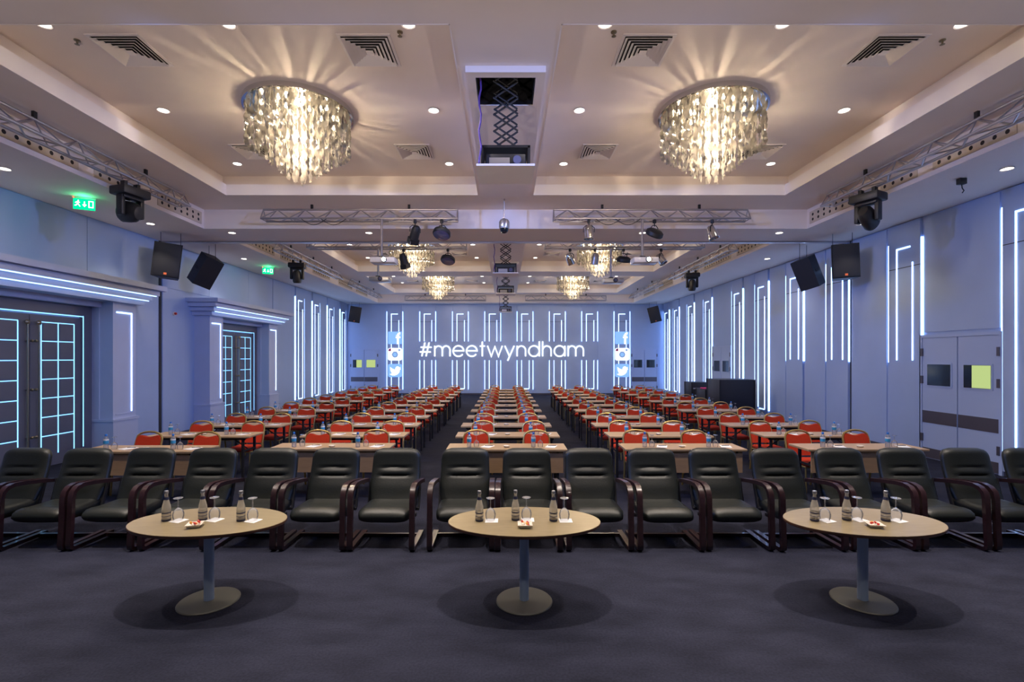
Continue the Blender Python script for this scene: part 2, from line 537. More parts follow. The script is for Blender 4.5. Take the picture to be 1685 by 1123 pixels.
# flat cladding panels with narrow joints between them
def clad(wall, u0, u1, z0=0.09, z1=ZLOW - 0.02, d=0.02):
    part_s('wall_panel', wbox(wall, u0 + 0.006, u1 - 0.006, z0, z1, 0, d), 'wall_panel', WP[wall])
for a, b in ((-5.7, -4.81), (-3.87, -2.99), (-2.05, -1.19), (-0.25, 0.61), (1.55, 2.41), (3.35, 4.21), (5.15, 6.01)):
    clad('B', a, b)
clad('B', -8.75, -6.65, 2.5)
clad('B', 6.95, 8.75, 2.5)
for a, b in ((11.2, 12.35), (13.35, 14.25), (15.25, 16.15), (17.15, 17.9), (21.6, 22.55), (23.55, 24.5)):
    clad('R', a, b)
clad('R', 8.63, 10.2, 2.62)
clad('R', 18.9, 20.6, 2.62)
for a, b in ((21.2, 22.0), (23.0, 23.85), (24.85, 25.7), (18.35, 20.2)):
    clad('L', a, b)
clad('L', 12.44, 13.3, 0.09, 3.89)
clad('L', 11.42, 12.3, 0.09, 3.89)
for a, b in ((6.4, 8.4), (8.4, 10.2), (10.2, 12.3), (12.44, 14.4), (14.4, 16.6), (16.6, 18.3)):
    clad('L', a, b, 3.9)
part_s('partition_slot', wbox('L', 12.33, 12.42, 0, ZLOW, 0, 0.012), 'joint', wl)
part_s('partition_slot', wbox('R', 12.36, 12.39, 0, ZLOW, 0, 0.022), 'joint', wr)
trk = ob('partition_track', MB().box(-XW, XW, 12.4, 12.5, ZLOW - 0.035, ZLOW).mesh('partition_track', 'alu', False))
tag(trk, 'thin metal partition track across the hall under the ceiling beam', 'track')

# windowed double doors
def windowed_door(n, wall, u0, u1, label, lit, flip=1):
    root = thing('door_%d' % n, label, 'door')
    root['kind'] = 'structure'
    c = (u0 + u1) / 2
    H = 2.5
    def pt(nm, mb, m):
        return ob(nm, mb.mesh(nm, m, False), root)
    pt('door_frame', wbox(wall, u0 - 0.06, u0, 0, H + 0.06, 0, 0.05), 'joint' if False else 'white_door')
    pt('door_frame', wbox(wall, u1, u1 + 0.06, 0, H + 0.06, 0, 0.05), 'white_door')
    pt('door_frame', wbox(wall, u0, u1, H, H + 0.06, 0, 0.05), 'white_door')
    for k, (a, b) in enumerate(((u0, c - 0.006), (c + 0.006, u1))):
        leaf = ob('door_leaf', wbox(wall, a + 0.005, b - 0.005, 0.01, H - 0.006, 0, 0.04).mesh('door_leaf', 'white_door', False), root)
        w = b - a
        m = (a + b) / 2
        def sp(nm, mb, mt):
            return ob(nm, mb.mesh(nm, mt, False), leaf)
        sp('kick_plate', wbox(wall, a + 0.01, b - 0.01, 0.74, 0.99, 0.04, 0.045), 'kick')
        sp('kick_plate', wbox(wall, a + 0.01, b - 0.01, 0.02, 0.22, 0.04, 0.045), 'kick')
        g0, g1 = m - 0.26 * min(1, w / 0.78), m + 0.26 * min(1, w / 0.78)
        sp('window_frame', wbox(wall, g0 - 0.03, g1 + 0.03, 1.49, 1.98, 0.04, 0.052), 'white_door')
        sp('window_pane', wbox(wall, g0, g1, 1.52, 1.95, 0.05, 0.056), 'darkglass')
        f0, f1 = lit[k]
        if f1 > f0:
            sp('lit_pane', wbox(wall, g0 + (g1 - g0) * f0, g0 + (g1 - g0) * f1, 1.525, 1.945, 0.055, 0.059), 'litglass')
        e = a if k == 0 else b
        for z in (0.35, 1.55, 2.12):
            sp('hinge', wbox(wall, e - 0.025, e + 0.025, z, z + 0.16, 0.04, 0.065), 'kick')
    return root
windowed_door(1, 'R', 8.63, 10.22, 'white double door with dark band and one lit window, beside the front strip panel', ((0.0, 0.68), (0, 0)))
windowed_door(2, 'R', 18.95, 20.55, 'white double door behind the black flight cases', ((0, 0), (0, 0)))
windowed_door(3, 'B', -8.62, -7.12, 'white double door with two lit yellow-green windows in rear wall', ((0.4, 1.0), (0.0, 1.0)))
windowed_door(4, 'B', 7.02, 8.42, 'white double door with two dark windows in rear wall', ((0, 0), (0, 0)))

# portals with glowing slate doors on the left wall
def portal(n, c, lab):
    root = thing('trim_%d' % n, 'stepped white portal surround with glowing cornice ' + lab, 'portal')
    root['kind'] = 'structure'
    def pt(nm, mb, m, par=None):
        return ob(nm, mb.mesh(nm, m, False), par or root)
    for s in (-1, 1):
        a, b = (c - 2.04, c - 1.4) if s < 0 else (c + 1.4, c + 2.04)
        pil = pt('pilaster', wbox('L', a, b, 0, 3.28, 0, 0.44), 'portal')
        pt('plinth', wbox('L', a - 0.03, b + 0.03, 0, 0.72, 0, 0.47), 'portal', pil)
        pt('plinth_cap', wbox('L', a - 0.045, b + 0.045, 0.72, 0.77, 0, 0.485), 'portal', pil)
        pt('panel_moulding', wbox('L', a + 0.07, b - 0.07, 0.86, 0.875, 0.44, 0.45), 'portal', pil)
        e = b - 0.13
        pt('led_strip', wbox('L', e - 0.014, e + 0.014, 0.9, 3.08, 0.44, 0.452), 'led', pil)
        pt('led_strip', wbox('L', e - 0.42, e, 3.052, 3.08, 0.44, 0.452), 'led', pil)
        # reveal panel edge facing the door
        q = c + s * 1.4
        pt('reveal_trim', wbox('L', min(q, q - s * 0.02), max(q, q - s * 0.02), 0, 3.28, 0.0, 0.16), 'portal', pil)
    tiers = [(0.89, 0.345, 0.46), (0.78, 0.23, 0.345), (0.67, 0.115, 0.23), (0.56, 0.0, 0.115)]
    for k, (d, z0, z1) in enumerate(tiers):
        e = 2.04 + (d - 0.44) * 0.85
        t = pt('cornice_tier', wbox('L', c - e, c + e, 3.28 + z0, 3.28 + z1 - 0.004, 0, d), 'portal')
        if k in (1, 2):
            pt('led_strip', wbox('L', c - e + 0.12, c + e - 0.06, 3.28 + z0 - 0.022, 3.28 + z0 - 0.004, d - 0.045, d - 0.030), 'led_soft', t)
    pt('lintel', wbox('L', c - 1.4, c + 1.4, 3.16, 3.28, 0, 0.20), 'portal')
    return root
def slate_door(n, c, lab):
    root = thing('door_%d' % n, 'slate blue double door with glowing grid and brass bars ' + lab, 'door')
    root['kind'] = 'structure'
    def pt(nm, mb, m, par=None, smooth=False):
        return ob(nm, mb.mesh(nm, m, smooth), par or root)
    pt('door_frame', wbox('L', c - 1.33, c + 1.33, 2.95, 3.16, 0, 0.05), 'doorleaf')
    for s in (-1, 1):
        a, b = (c + 1.09, c + 1.33) if s > 0 else (c - 1.33, c - 1.09)
        pt('door_frame', wbox('L', a, b, 0, 2.95, 0, 0.05), 'doorleaf')
        q = c + s * 1.12
        pt('led_strip', wbox('L', q - 0.008, q + 0.008, 0.25, 2.95, 0.05, 0.056), 'led_door')
        leaf = pt('door_leaf', wbox('L', min(c + s * 0.006, c + s * 1.085), max(c + s * 0.006, c + s * 1.085), 0.01, 2.90, 0, 0.035), 'doorleaf')
        cols = [c + s * v for v in (0.22, 0.57, 0.92)]
        rows = [0.23 + 0.362 * i for i in range(8)]
        for i in range(7):
            for j in range(2):
                u0, u1 = sorted((cols[j], cols[j + 1]))
                pt('panel', wbox('L', u0 + 0.03, u1 - 0.03, rows[i] + 0.035, rows[i + 1] - 0.035, 0.035, 0.047), 'doorleaf', leaf)
        for u in cols:
            pt('led_strip', wbox('L', u - 0.008, u + 0.008, rows[0], rows[7], 0.035, 0.043), 'led_door', leaf)
        for r in rows[1:]:
            u0, u1 = sorted((cols[0], cols[2]))
            pt('led_strip', wbox('L', u0, u1, r - 0.008, r + 0.008, 0.035, 0.0435), 'led_door', leaf)
        x = -XW + 0.11
        u = c + s * 0.11
        h = pt('pull_bar', MB().tube([(x, u, 0.30), (x, u, 2.72)], 0.016, 10), 'brass', leaf, True)
        k = MB()
        for z in (0.62, 1.50, 2.40):
            k.tube([(-XW + 0.03, u - 0.06 * s, z), (x, u, z)], 0.012, 8)
            k.lathe([(0, -0.028), (0.02, -0.02), (0.028, 0), (0.02, 0.02), (0, 0.028)], 10, (x + 0.01, u - 0.07 * s, z))
        pt('standoff', k, 'brass', leaf, True)
        pt('rosette', MB().lathe([(0, -0.015), (0.045, -0.012), (0.05, 0), (0.03, 0.02), (0, 0.03)], 12).xf(Matrix.Translation((x, u, 2.74)) @ Matrix.Rotation(pi / 2, 4, 'Y')), 'brass', leaf, True)
    pt('led_strip', wbox('L', c - 1.12, c + 1.12, 2.925, 2.945, 0.05, 0.056), 'led_door')
    return root
portal(1, 8.95, 'beside the oval tables')
slate_door(5, 8.95, 'level with the armchairs')
portal(2, 15.78, 'beside the middle table rows')
slate_door(6, 15.78, 'level with the middle table rows')

# perforated air grilles on the bulkhead faces
def perforated(s, y0, y1, rows):
    x = s * 6.95
    g = part_s('air_grille', MB().box(min(x, x - s * 0.012), max(x, x - s * 0.012), y0, y1, 5.14, 5.14 + 0.11 * rows + 0.05), 'grille', ceil)
    mb = MB()
    n = int((y1 - y0 - 0.1) / 0.17)
    for i in range(n):
        for r in range(rows):
            yc = y0 + 0.12 + i * (y1 - y0 - 0.24) / (n - 1)
            zc = 5.14 + 0.08 + 0.11 * r
            pts = [(x - s * 0.0135, yc + 0.033 * cos(2 * pi * k / 10), zc + 0.033 * sin(2 * pi * k / 10)) for k in range(10)]
            mb.add(pts, [tuple(range(10))])
    h = ob('grille_hole', mb.mesh('grille_hole', 'hole', False), g)
    h['kind'] = 'stuff'
for s in (-1, 1):
    for y0, y1, r in ((5.6, 6.4, 1), (6.6, 7.9, 1), (8.2, 9.4, 1), (9.7, 11.1, 2), (12.8, 14.6, 2), (15.0, 17.0, 2), (17.5, 19.2, 2), (20.2, 22, 2), (22.6, 24.4, 2)):
        perforated(s, y0, y1, r)

# ------------------------------------------------------------------ downlights
ring_me = MB().lathe([(0.095, -0.012), (0.085, -0.016), (0.072, -0.008), (0.072, 0.0), (0.095, 0.0)], 20, cap=False).mesh('rim', 'ceil_white')
disc_me = MB().lathe([(0.073, -0.006), (0.0, -0.006)], 20).mesh('diffuser', 'downlight', False)
def downlight(x, y, z, where, watts, color=WARM, cone=100):
    t = thing('downlight', 'round recessed downlight ' + where, 'downlight', (x, y, z), group='recessed downlights')
    ob('rim', ring_me, t)
    ob('diffuser', disc_me, t)
    light('downlight_lamp', 'SPOT', (0, 0, -0.03), watts, color, t, size=0.03, spot=radians(cone), blend=0.6)
bayname = ['front bay', 'middle bay', 'rear bay']
for bi, (rows, y0) in enumerate((((5.6, 7.57, 9.66), 4.96), ((14.5, 16.6, 18.8), 13.9), ((21.0, 23.1, 25.1), 20.4))):
    for ri, y in enumerate(rows):
        xsd = (-5.33, -3.2, -1.12, 1.15, 3.2, 5.27) if (bi == 0 and ri == 0) else (-5.33, -1.12, 1.15, 5.27)
        for x in xsd:
            pos = 'outer' if abs(x) > 5 else ('middle' if abs(x) > 2 else 'inner')
            downlight(x, y, ZTOP, '%s, %s, %s row, %s edge' % (bayname[bi], side(x), ('stage-end', 'chandelier', 'far')[ri], pos), P_DOWN * (2.2 if bi == 0 and ri == 0 else 1.0))
for s in (-1, 1):
    for y, nm in ((7.62, 'near the first wall grille'), (10.76, 'beside the hanging speakers'), (14.6, 'near the second bay moving head')):
        downlight(s * 7.86, y, ZLOW, 'in low side soffit, %s, %s' % (side(s), nm), P_SOFF)
    for x in (6.5, 3.25):
        downlight(s * x, 11.55, ZLOW, 'in cross beam, %s, %s' % (side(s), 'outer' if x > 4 else 'inner'), P_SOFF * 0.25)
    for x in (1.5, 4.5):
        downlight(s * x, 0.5, ZMID, 'in stage soffit, %s, %s' % (side(s), 'outer' if x > 2 else 'inner'), P_DOWN * 1.0)
for x, nm in ((-5.4, 'beyond the portal-end oval table'), (-2.62, 'above the portal-end oval table'), (0.15, 'above the centre oval table'),
              (3.0, 'above the windowed-end oval table'), (5.7, 'beyond the windowed-end oval table')):
    downlight(x, 4.25, ZMID, 'in stage soffit ' + nm, P_DOWN * 7.0, cone=62)

# ------------------------------------------------------------------ square air diffusers
def ringmesh(a, b, z0, z1):
    mb = MB()
    o = [(-a, -a, z0), (a, -a, z0), (a, a, z0), (-a, a, z0)]
    i = [(-b, -b, z1), (b, -b, z1), (b, b, z1), (-b, b, z1)]
    o2 = [(x, y, z + 0.006) for x, y, z in o]
    i2 = [(x, y, z + 0.006) for x, y, z in i]
    return mb.loft([o, i, i2, o2, o], cap=False)
dif_frame = MB()
for a in ((-0.32, 0.32, -0.32, -0.285), (-0.32, 0.32, 0.285, 0.32), (-0.32, -0.285, -0.285, 0.285), (0.285, 0.32, -0.285, 0.285)):
    dif_frame.box(*a, -0.012, 0)
dif_frame = dif_frame.mesh('frame', 'ceil_white', False)
dif_back = MB().box(-0.285, 0.285, -0.285, 0.285, -0.003, 0).mesh('backing', 'hole', False)
louvers = [ringmesh(a, a - 0.036, -0.034, -0.006).mesh('louver', 'ceil_white', False) for a in (0.28, 0.232, 0.184, 0.136, 0.088)]
dif_core = MB().box(-0.045, 0.045, -0.045, 0.045, -0.034, -0.028).mesh('core_plate', 'ceil_white', False)
for bi, ysd in enumerate(((6.1, 9.1), (15.1, 18.1), (21.5, 24.6))):
    for yi, y in enumerate(ysd):
        for x in (-4.7, -1.7, 1.72, 4.75):
            t = thing('air_diffuser', 'square louvred ceiling vent, %s, %s, %s, %s edge' % (bayname[bi], side(x), 'outer' if abs(x) > 3 else 'inner', ('stage-end', 'far')[yi]),
                      'air vent', (x, y, ZTOP), group='square ceiling vents')
            ob('frame', dif_frame, t)
            ob('backing', dif_back, t)
            for l in louvers:
                ob('louver', l, t)
            ob('core_plate', dif_core, t)

# ------------------------------------------------------------------ chandeliers
def strand_mesh(L):
    """twisted ribbon of leaves hanging from z=0 to z=-L"""
    leaf = 0.155
    n = max(8, int(round(L / leaf * 4)))
    vs, fs = [], []
    for i in range(n + 1):
        z = -L * i / n
        w = (0.008, 0.025, 0.033, 0.025)[i % 4]
        a = i * pi / 8
        vs += [(w * cos(a), w * sin(a), z), (-w * cos(a), -w * sin(a), z)]
    for i in range(n):
        fs.append((2 * i, 2 * i + 1, 2 * i + 3, 2 * i + 2))
    return MB().add(vs, fs).mesh('crystal_strand', 'crystal', True, 80)
RINGS = [(0.74, 46), (0.58, 32), (0.42, 22), (0.28, 14), (0.17, 8), (0.09, 4)]
strands = {}
for r, n in RINGS:
    strands[r] = strand_mesh(0.57 + 0.64 * (1 - r / 0.74))
ring_big = MB().lathe([(0.80, 0.0), (0.80, -0.075), (0.77, -0.08), (0.76, -0.02), (0.76, 0)], 48, cap=False).mesh('ring', 'chrome')
plate_big = MB().lathe([(0.765, 0), (0.765, -0.02), (0.0, -0.02)], 48).mesh('mirror_plate', 'chrome')
bulb_me = MB().lathe([(0, -0.05), (0.02, -0.04), (0.026, -0.02), (0.015, 0), (0.012, 0.03)], 10).mesh('bulb', 'bulb')
for bi, y in enumerate((7.55, 16.6, 23.1)):
    for s in (-1, 1):
        t = thing('chandelier', 'round crystal strand chandelier, %s, %s' % (bayname[bi], side(s)), 'chandelier', (s * 3.2, y, ZTOP), group='crystal chandeliers')
        ob('ring', ring_big, t)
        ob('mirror_plate', plate_big, t)
        for r, n in RINGS:
            for k in range(n):
                a = 2 * pi * (k + 0.5 * (n % 2)) / n
                ob('crystal_strand', strands[r], t, (r * cos(a), r * sin(a), -0.075 if r > 0.7 else -0.03), (0, 0, a + (k % 2) * 0.8))
        for r, n in ((0.56, 10), (0.32, 6)):
            for k in range(n):
                a = 2 * pi * (k + 0.3) / n
                ob('bulb', bulb_me, t, (r * cos(a), r * sin(a), -0.09))
        for z in (-0.16, -0.48, -0.82):
            light('chandelier_lamp', 'POINT', (0, 0, z), P_CHAND, (1, 0.80, 0.56), t, size=0.07)

# ------------------------------------------------------------------ lighting trusses
def truss(name, label, p0, p1, up=(0, 0, 1), w=0.26, h=0.23, detailed=True, group=None):
    """triangular truss; p0-p1 is the centre of the two lower chords, the third chord sits above"""
    p0, p1 = Vector(p0), Vector(p1)
    L = (p1 - p0).length
    t = thing(name, label, 'truss', p0, (0, 0, math.atan2((p1 - p0).y, (p1 - p0).x)), group)
    A, B, Ct = (0, -w / 2, 0), (0, w / 2, 0), (0, 0, h)
    for q in (A, B, Ct):
        ob('chord', MB().tube([q, (L, q[1], q[2])], 0.024, 10).mesh('chord', 'alu'), t)
    n = max(2, int(round(L / 0.34)))
    if n % 2:
        n += 1
    d = L / n
    pairs = {'a': (A, Ct), 'b': (B, Ct), 'c': (A, B)}
    ms = {}
    for k, (u, v) in pairs.items():
        ms[k] = (MB().tube([u, (d, v[1], v[2])], 0.012, 6).mesh('brace', 'alu'), MB().tube([v, (d, u[1], u[2])], 0.012, 6).mesh('brace', 'alu'))
    if detailed:
        for i in range(n):
            for k in pairs:
                ob('brace', ms[k][i % 2], t, (i * d, 0, 0))
    else:
        mb = MB()
        for i in range(n):
            for k, (u, v) in pairs.items():
                a, b = (u, v) if i % 2 == 0 else (v, u)
                mb.tube([(i * d, a[1], a[2]), ((i + 1) * d, b[1], b[2])], 0.009, 5)
        ob('bracing', mb.mesh('bracing', 'alu'), t)['kind'] = 'stuff'
    mb = MB()
    for e in (0.0, L):
        for u, v in pairs.values():
            mb.tube([(e, u[1], u[2]), (e, v[1], v[2])], 0.011, 6)
    ob('end_frame', mb.mesh('end_frame', 'alu'), t)
    if name == 'lighting_truss' and detailed and L < 5:
        for a_ in (0.21, 0.31):
            pts = [(L * a_ + 0.55 * k / 10, -w / 2 - 0.026, -0.02 - 0.13 * sin(pi * k / 10)) for k in range(11)]
            ob('cable', MB().tube(pts, 0.007, 6).mesh('cable', 'black'), t)
    # hangers up to the ceiling
    nh = max(2, int(L / 1.7))
    for i in range(nh):
        x = L * (i + 0.5) / nh
        zt = ZMID - p0.z
        ob('hanger', MB().box(x - 0.025, x + 0.025, -0.02, 0.02, h - 0.01, zt).mesh('hanger', 'black_metal', False), t)
    return t
ZT = 5.16
for s in (-1, 1):
    sd = side(s)
    truss('lighting_truss', 'long side truss over the oval tables, ' + sd, (s * 6.52, 3.6, ZT), (s * 6.52, 9.85, ZT), group='side trusses')
    truss('lighting_truss', 'side truss in the middle bay, ' + sd, (s * 6.52, 13.9, ZT), (s * 6.52, 19.1, ZT), detailed=False, group='side trusses')
    truss('lighting_truss', 'side truss in the rear bay, ' + sd, (s * 6.52, 20.5, ZT), (s * 6.52, 25.2, ZT), detailed=False, group='side trusses')
    x0, x1 = sorted((s * 1.07, s * 5.4))
    truss('lighting_truss', 'cross truss before the low beam, ' + sd, (x0, 10.84, ZT), (x1, 10.84, ZT), group='cross trusses')
    truss('lighting_truss', 'cross truss behind the low beam, ' + sd, (x0, 13.3, 5.08), (x1, 13.3, 5.08), detailed=False, group='cross trusses')
    truss('lighting_truss', 'cross truss against the rear wall top, ' + sd, (x0, 26.1, ZT), (x1, 26.1, ZT), detailed=False, group='cross trusses')

# ------------------------------------------------------------------ stage lights on the trusses
def clampy(t, drop):
    ob('clamp', MB().bbox(-0.03, 0.03, -0.03, 0.03, -0.05, 0.03, 0.006).mesh('clamp', 'black'), t)
    ob('stem', MB().tube([(0, 0, -0.04), (0, 0, -drop)], 0.012, 8).mesh('stem', 'black'), t)
def yoke(w, d, top):
    return MB().tube([(-w, 0, top - d), (-w, 0, top - d * 0.35), (-w * 0.5, 0, top), (w * 0.5, 0, top), (w, 0, top - d * 0.35), (w, 0, top - d)], 0.010, 6).mesh('yoke', 'black')
def par_can(x, y, z, tilt, yaw, mat, label, grp):
    t = thing('par_lamp', label, 'stage light', (x, y, z), (0, 0, yaw), grp)
    clampy(t, 0.11)
    ob('yoke', yoke(0.12, 0.15, -0.10), t)
    rot = Matrix.Translation((0, 0, -0.27)) @ Matrix.Rotation(tilt, 4, 'X')
    b = ob('can', MB().lathe([(0.02, 0.17), (0.06, 0.165), (0.085, 0.12), (0.10, 0.04), (0.105, -0.12), (0.115, -0.13), (0.10, -0.135), (0.095, -0.10), (0, -0.09)], 18).xf(rot).mesh('can', mat), t)
    ob('lens', MB().lathe([(0.093, -0.105), (0, -0.115)], 18).xf(rot).mesh('lens', 'lens'), b)
    if mat == 'black':
        mb = MB()
        for k in range(4):
            mb.cbox((0, 0, 0), (0.16, 0.004, 0.12)).xf(Matrix.Identity(4))
        d = MB()
        for k in range(4):
            p = MB().box(-0.09, 0.09, 0.10, 0.106, -0.24, -0.12).xf(Matrix.Rotation(k * pi / 2, 4, 'Z'))
            d.add(p.v, p.f)
        ob('barn_door', d.xf(rot).mesh('barn_door', 'black'), b)
    return t
def disc_lamp(x, y, z, tilt, yaw, label, grp):
    t = thing('disc_lamp', label, 'stage light', (x, y, z), (0, 0, yaw), grp)
    clampy(t, 0.12)
    ob('yoke', yoke(0.10, 0.14, -0.10), t)
    rot = Matrix.Translation((0, 0, -0.27)) @ Matrix.Rotation(tilt, 4, 'X')
    b = ob('housing', MB().lathe([(0, 0.09), (0.13, 0.08), (0.19, 0.04), (0.20, -0.03), (0.18, -0.06), (0, -0.06)], 24).xf(rot).mesh('housing', 'black'), t)
    ob('lens', MB().lathe([(0.175, -0.062), (0.10, -0.075), (0, -0.08)], 24).xf(rot).mesh('lens', 'lens'), b)
    return t
def moving_head(x, y, z, pan, tilt, label):
    t = thing('moving_head', label, 'stage light', (x, y, z), (0, 0, pan), 'moving head lights')
    ob('clamp', MB().bbox(-0.14, -0.08, -0.05, 0.05, -0.06, 0.05, 0.008).bbox(0.08, 0.14, -0.05, 0.05, -0.06, 0.05, 0.008).mesh('clamp', 'black'), t)
    ob('base', MB().bbox(-0.24, 0.24, -0.18, 0.18, -0.20, -0.05, 0.03).mesh('base', 'black'), t)
    ob('yoke', MB().bbox(-0.20, -0.13, -0.07, 0.07, -0.55, -0.19, 0.02).bbox(0.13, 0.20, -0.07, 0.07, -0.55, -0.19, 0.02).bbox(-0.18, 0.18, -0.09, 0.09, -0.25, -0.19, 0.02).mesh('yoke', 'black'), t)
    rot = Matrix.Translation((0, 0, -0.46)) @ Matrix.Rotation(tilt, 4, 'X')
    h = ob('head', MB().lathe([(0, 0.20), (0.09, 0.19), (0.135, 0.12), (0.15, 0.0), (0.155, -0.14), (0.13, -0.20), (0.10, -0.20), (0.09, -0.17), (0, -0.17)], 20).xf(rot @ Matrix.Diagonal((0.82, 1.2, 1.0, 1))).mesh('head', 'black'), t)
    ob('lens', MB().lathe([(0.088, -0.175), (0, -0.19)], 18).xf(rot).mesh('lens', 'lens'), h)
moving_head(-6.52, 8.45, ZT - 0.08, 1.3, radians(100), 'black moving head light on long side truss, portal-door side')
moving_head(6.52, 8.75, ZT - 0.08, -1.1, radians(60), 'black moving head light on long side truss, windowed-door side')
moving_head(-6.52, 15.2, ZT - 0.08, 0.2, radians(10), 'black moving head light on middle bay side truss, portal-door side')
moving_head(6.52, 17.0, ZT - 0.08, -0.2, radians(10), 'black moving head light on middle bay side truss, windowed-door side')
g1, g2 = 'lamps on the cross trusses', 'lamps on the cross trusses'
yF, yB = 10.71, 13.17
ZT = 5.10
zB = 5.01
par_can((683 - 832) * yF / 800, yF, ZT, radians(35), 0.6, 'black', 'black barn-door lamp on front cross truss, portal-door side', g1)
disc_lamp((727 - 832) * yF / 800, yF, ZT, radians(-25), -0.3, 'black flat disc lamp on front cross truss, portal-door side', g1)
par_can((969 - 832) * yF / 800, yF, ZT, radians(0), 0, 'chrome', 'upright chrome par lamp on front cross truss next to projector lift', g1)
disc_lamp((1077 - 832) * yF / 800, yF, ZT, radians(35), 0.5, 'black flat disc lamp on front cross truss beside the projector pole', g1)
par_can((1172 - 832) * yF / 800, yF, ZT, radians(-20), 0.8, 'chrome', 'tilted chrome par lamp at outer end of front cross truss', g1)
par_can((664 - 832) * yB / 800, yB, zB, radians(25), -0.5, 'black', 'black barn-door lamp on second cross truss, portal-door side', g2)
disc_lamp((737 - 832) * yB / 800, yB, zB, radians(-25), -0.3, 'black flat disc lamp on second cross truss, portal-door side', g2)
par_can((938 - 832) * yB / 800, yB, zB, radians(35), -0.8, 'chrome', 'chrome par lamp on second cross truss closest to projector lift', g2)
par_can((979 - 832) * yB / 800, yB, zB, radians(15), 0.4, 'alu', 'dull grey par lamp on second cross truss before a chandelier', g2)
disc_lamp((1026 - 832) * yB / 800, yB, zB, radians(20), 0.2, 'black flat disc lamp on second cross truss, windowed-door side', g2)
par_can((1088 - 832) * yB / 800, yB, zB, radians(-35), 0.8, 'chrome', 'chrome par lamp at outer end of second cross truss', g2)
# wash lamps and spots added out of view to light the walls blue
for s in (-1, 1):
    t = disc_lamp(s * 5.2, 3.9, ZMID - 0.031, radians(40), s * 0.9, 'added flat disc wash lamp on the stage soffit, ' + side(s), 'added wash lamps at the stage')
    for (y, tx, ty, tz, w) in ((3.6, -8.8, 10.0, 1.0, 1.0), (3.6, -8.8, 19.0, 1.0, 1.0)):
        src = Vector((s * 5.0, y, 5.05))
        d = Vector((-s * 8.8, ty, tz)) - src
        light('added_wash_beam', 'SPOT', src, P_WASH * w, (0.16, 0.32, 1.0), None, d.to_track_quat('-Z', 'Y').to_euler(), 0.12, radians(50), 0.7)

for s in (-1, 1):  # added spots without a fixture, turning the rear wall bluer
    src = Vector((s * 3.0, 13.17, 4.72))
    light('added_rear_wash', 'SPOT', src, P_WASH * 0.6, (0.16, 0.32, 1.0), None, (Vector((s * 3.6, YR, 1.5)) - src).to_track_quat('-Z', 'Y').to_euler(), 0.1, radians(50), 0.8)

# uplighters added out of view at the stage end to brighten the ceiling
for s in (-1, 1):
    t = thing('added_uplighter', 'added black floor uplighter out of view at the stage end, ' + side(s), 'stage light', (s * 3.6, -1.6, 0), group='added stage uplighters')
    ob('stand', MB().bbox(-0.16, 0.16, -0.14, 0.14, 0, 0.03, 0.008).box(-0.15, -0.13, -0.02, 0.02, 0.03, 0.24).box(0.13, 0.15, -0.02, 0.02, 0.03, 0.24).mesh('stand', 'black', False), t)
    rot = Matrix.Translation((0, 0, 0.24)) @ Matrix.Rotation(radians(-42), 4, 'X')
    h = ob('housing', MB().lathe([(0, -0.10), (0.08, -0.09), (0.12, 0.0), (0.13, 0.07), (0.12, 0.07), (0.11, 0.02), (0, 0.01)], 20).xf(rot).mesh('housing', 'black'), t)
    ob('lens', MB().lathe([(0.112, 0.03), (0, 0.035)], 20).xf(rot).mesh('lens', 'downlight'), h)
    src = Vector((0, 0.07, 0.32))
    light('added_uplight_lamp', 'SPOT', src, P_UP, (1.0, 0.84, 0.76), t, (Vector((-s * 0.8, 5.6, 5.5)) - src).to_track_quat('-Z', 'Y').to_euler(), 0.08, radians(75), 0.9)

# ------------------------------------------------------------------ projectors on poles
def pole_projector(x, y, ztop, zproj, label, lit):
    t = thing('pole_projector', label, 'projector', (x, y, ztop), group='projectors on poles')
    drop = ztop - zproj
    ob('pole', MB().tube([(-0.05, 0, 0.0), (-0.05, 0, -drop + 0.08)], 0.028, 10).mesh('pole', 'alu'), t)
    ob('bracket', MB().bbox(-0.11, 0.01, -0.06, 0.06, -drop + 0.055, -drop + 0.10, 0.01).mesh('bracket', 'black'), t)
    b = ob('body', MB().bbox(-0.27, 0.27, -0.16, 0.2, -drop - 0.06, -drop + 0.06, 0.02).mesh('body', 'china' if lit else 'silver'), t)
    ob('lens_ring', MB().tube([(0.04, -0.15, -drop), (0.04, -0.19, -drop)], 0.06, 16).mesh('lens_ring', 'black'), b)
    ob('lens', MB().lathe([(0.042, 0), (0.0, 0.012)], 14).xf(Matrix.Translation((0.04, -0.192, -drop)) @ Matrix.Rotation(pi / 2, 4, 'X')).mesh('lens', 'lamp_glare' if lit else 'lens'), b)
ZT = 5.16
pole_projector(-2.68, 10.71, ZT - 0.024, 4.22, 'lit white projector on pole under front cross truss, portal-door side', True)
pole_projector(3.06, 10.71, ZT - 0.024, 4.22, 'lit white projector on pole under front cross truss, windowed-door side', True)
pole_projector(-3.4, 13.17, 5.052, 4.20, 'unlit projector on pole under second cross truss, portal-door side', False)
pole_projector(2.9, 13.17, 5.052, 4.16, 'unlit projector on pole under second cross truss, windowed-door side', False)

# dome camera
t = thing('dome_camera', 'grey dome camera on a rod beside the projector lifts', 'camera', (-0.03, 10.45, ZMID))
ob('hanging_rod', MB().tube([(0, 0, 0), (0, 0, -0.45)], 0.018, 8).mesh('hanging_rod', 'alu'), t)
ob('housing', MB().lathe([(0.03, -0.42), (0.09, -0.45), (0.115, -0.50), (0.115, -0.60), (0.10, -0.64)], 18).mesh('housing', 'silver'), t)
ob('dome', MB().lathe([(0.095, -0.63), (0.085, -0.69), (0.05, -0.73), (0, -0.745)], 18).mesh('dome', 'darkglass'), t)

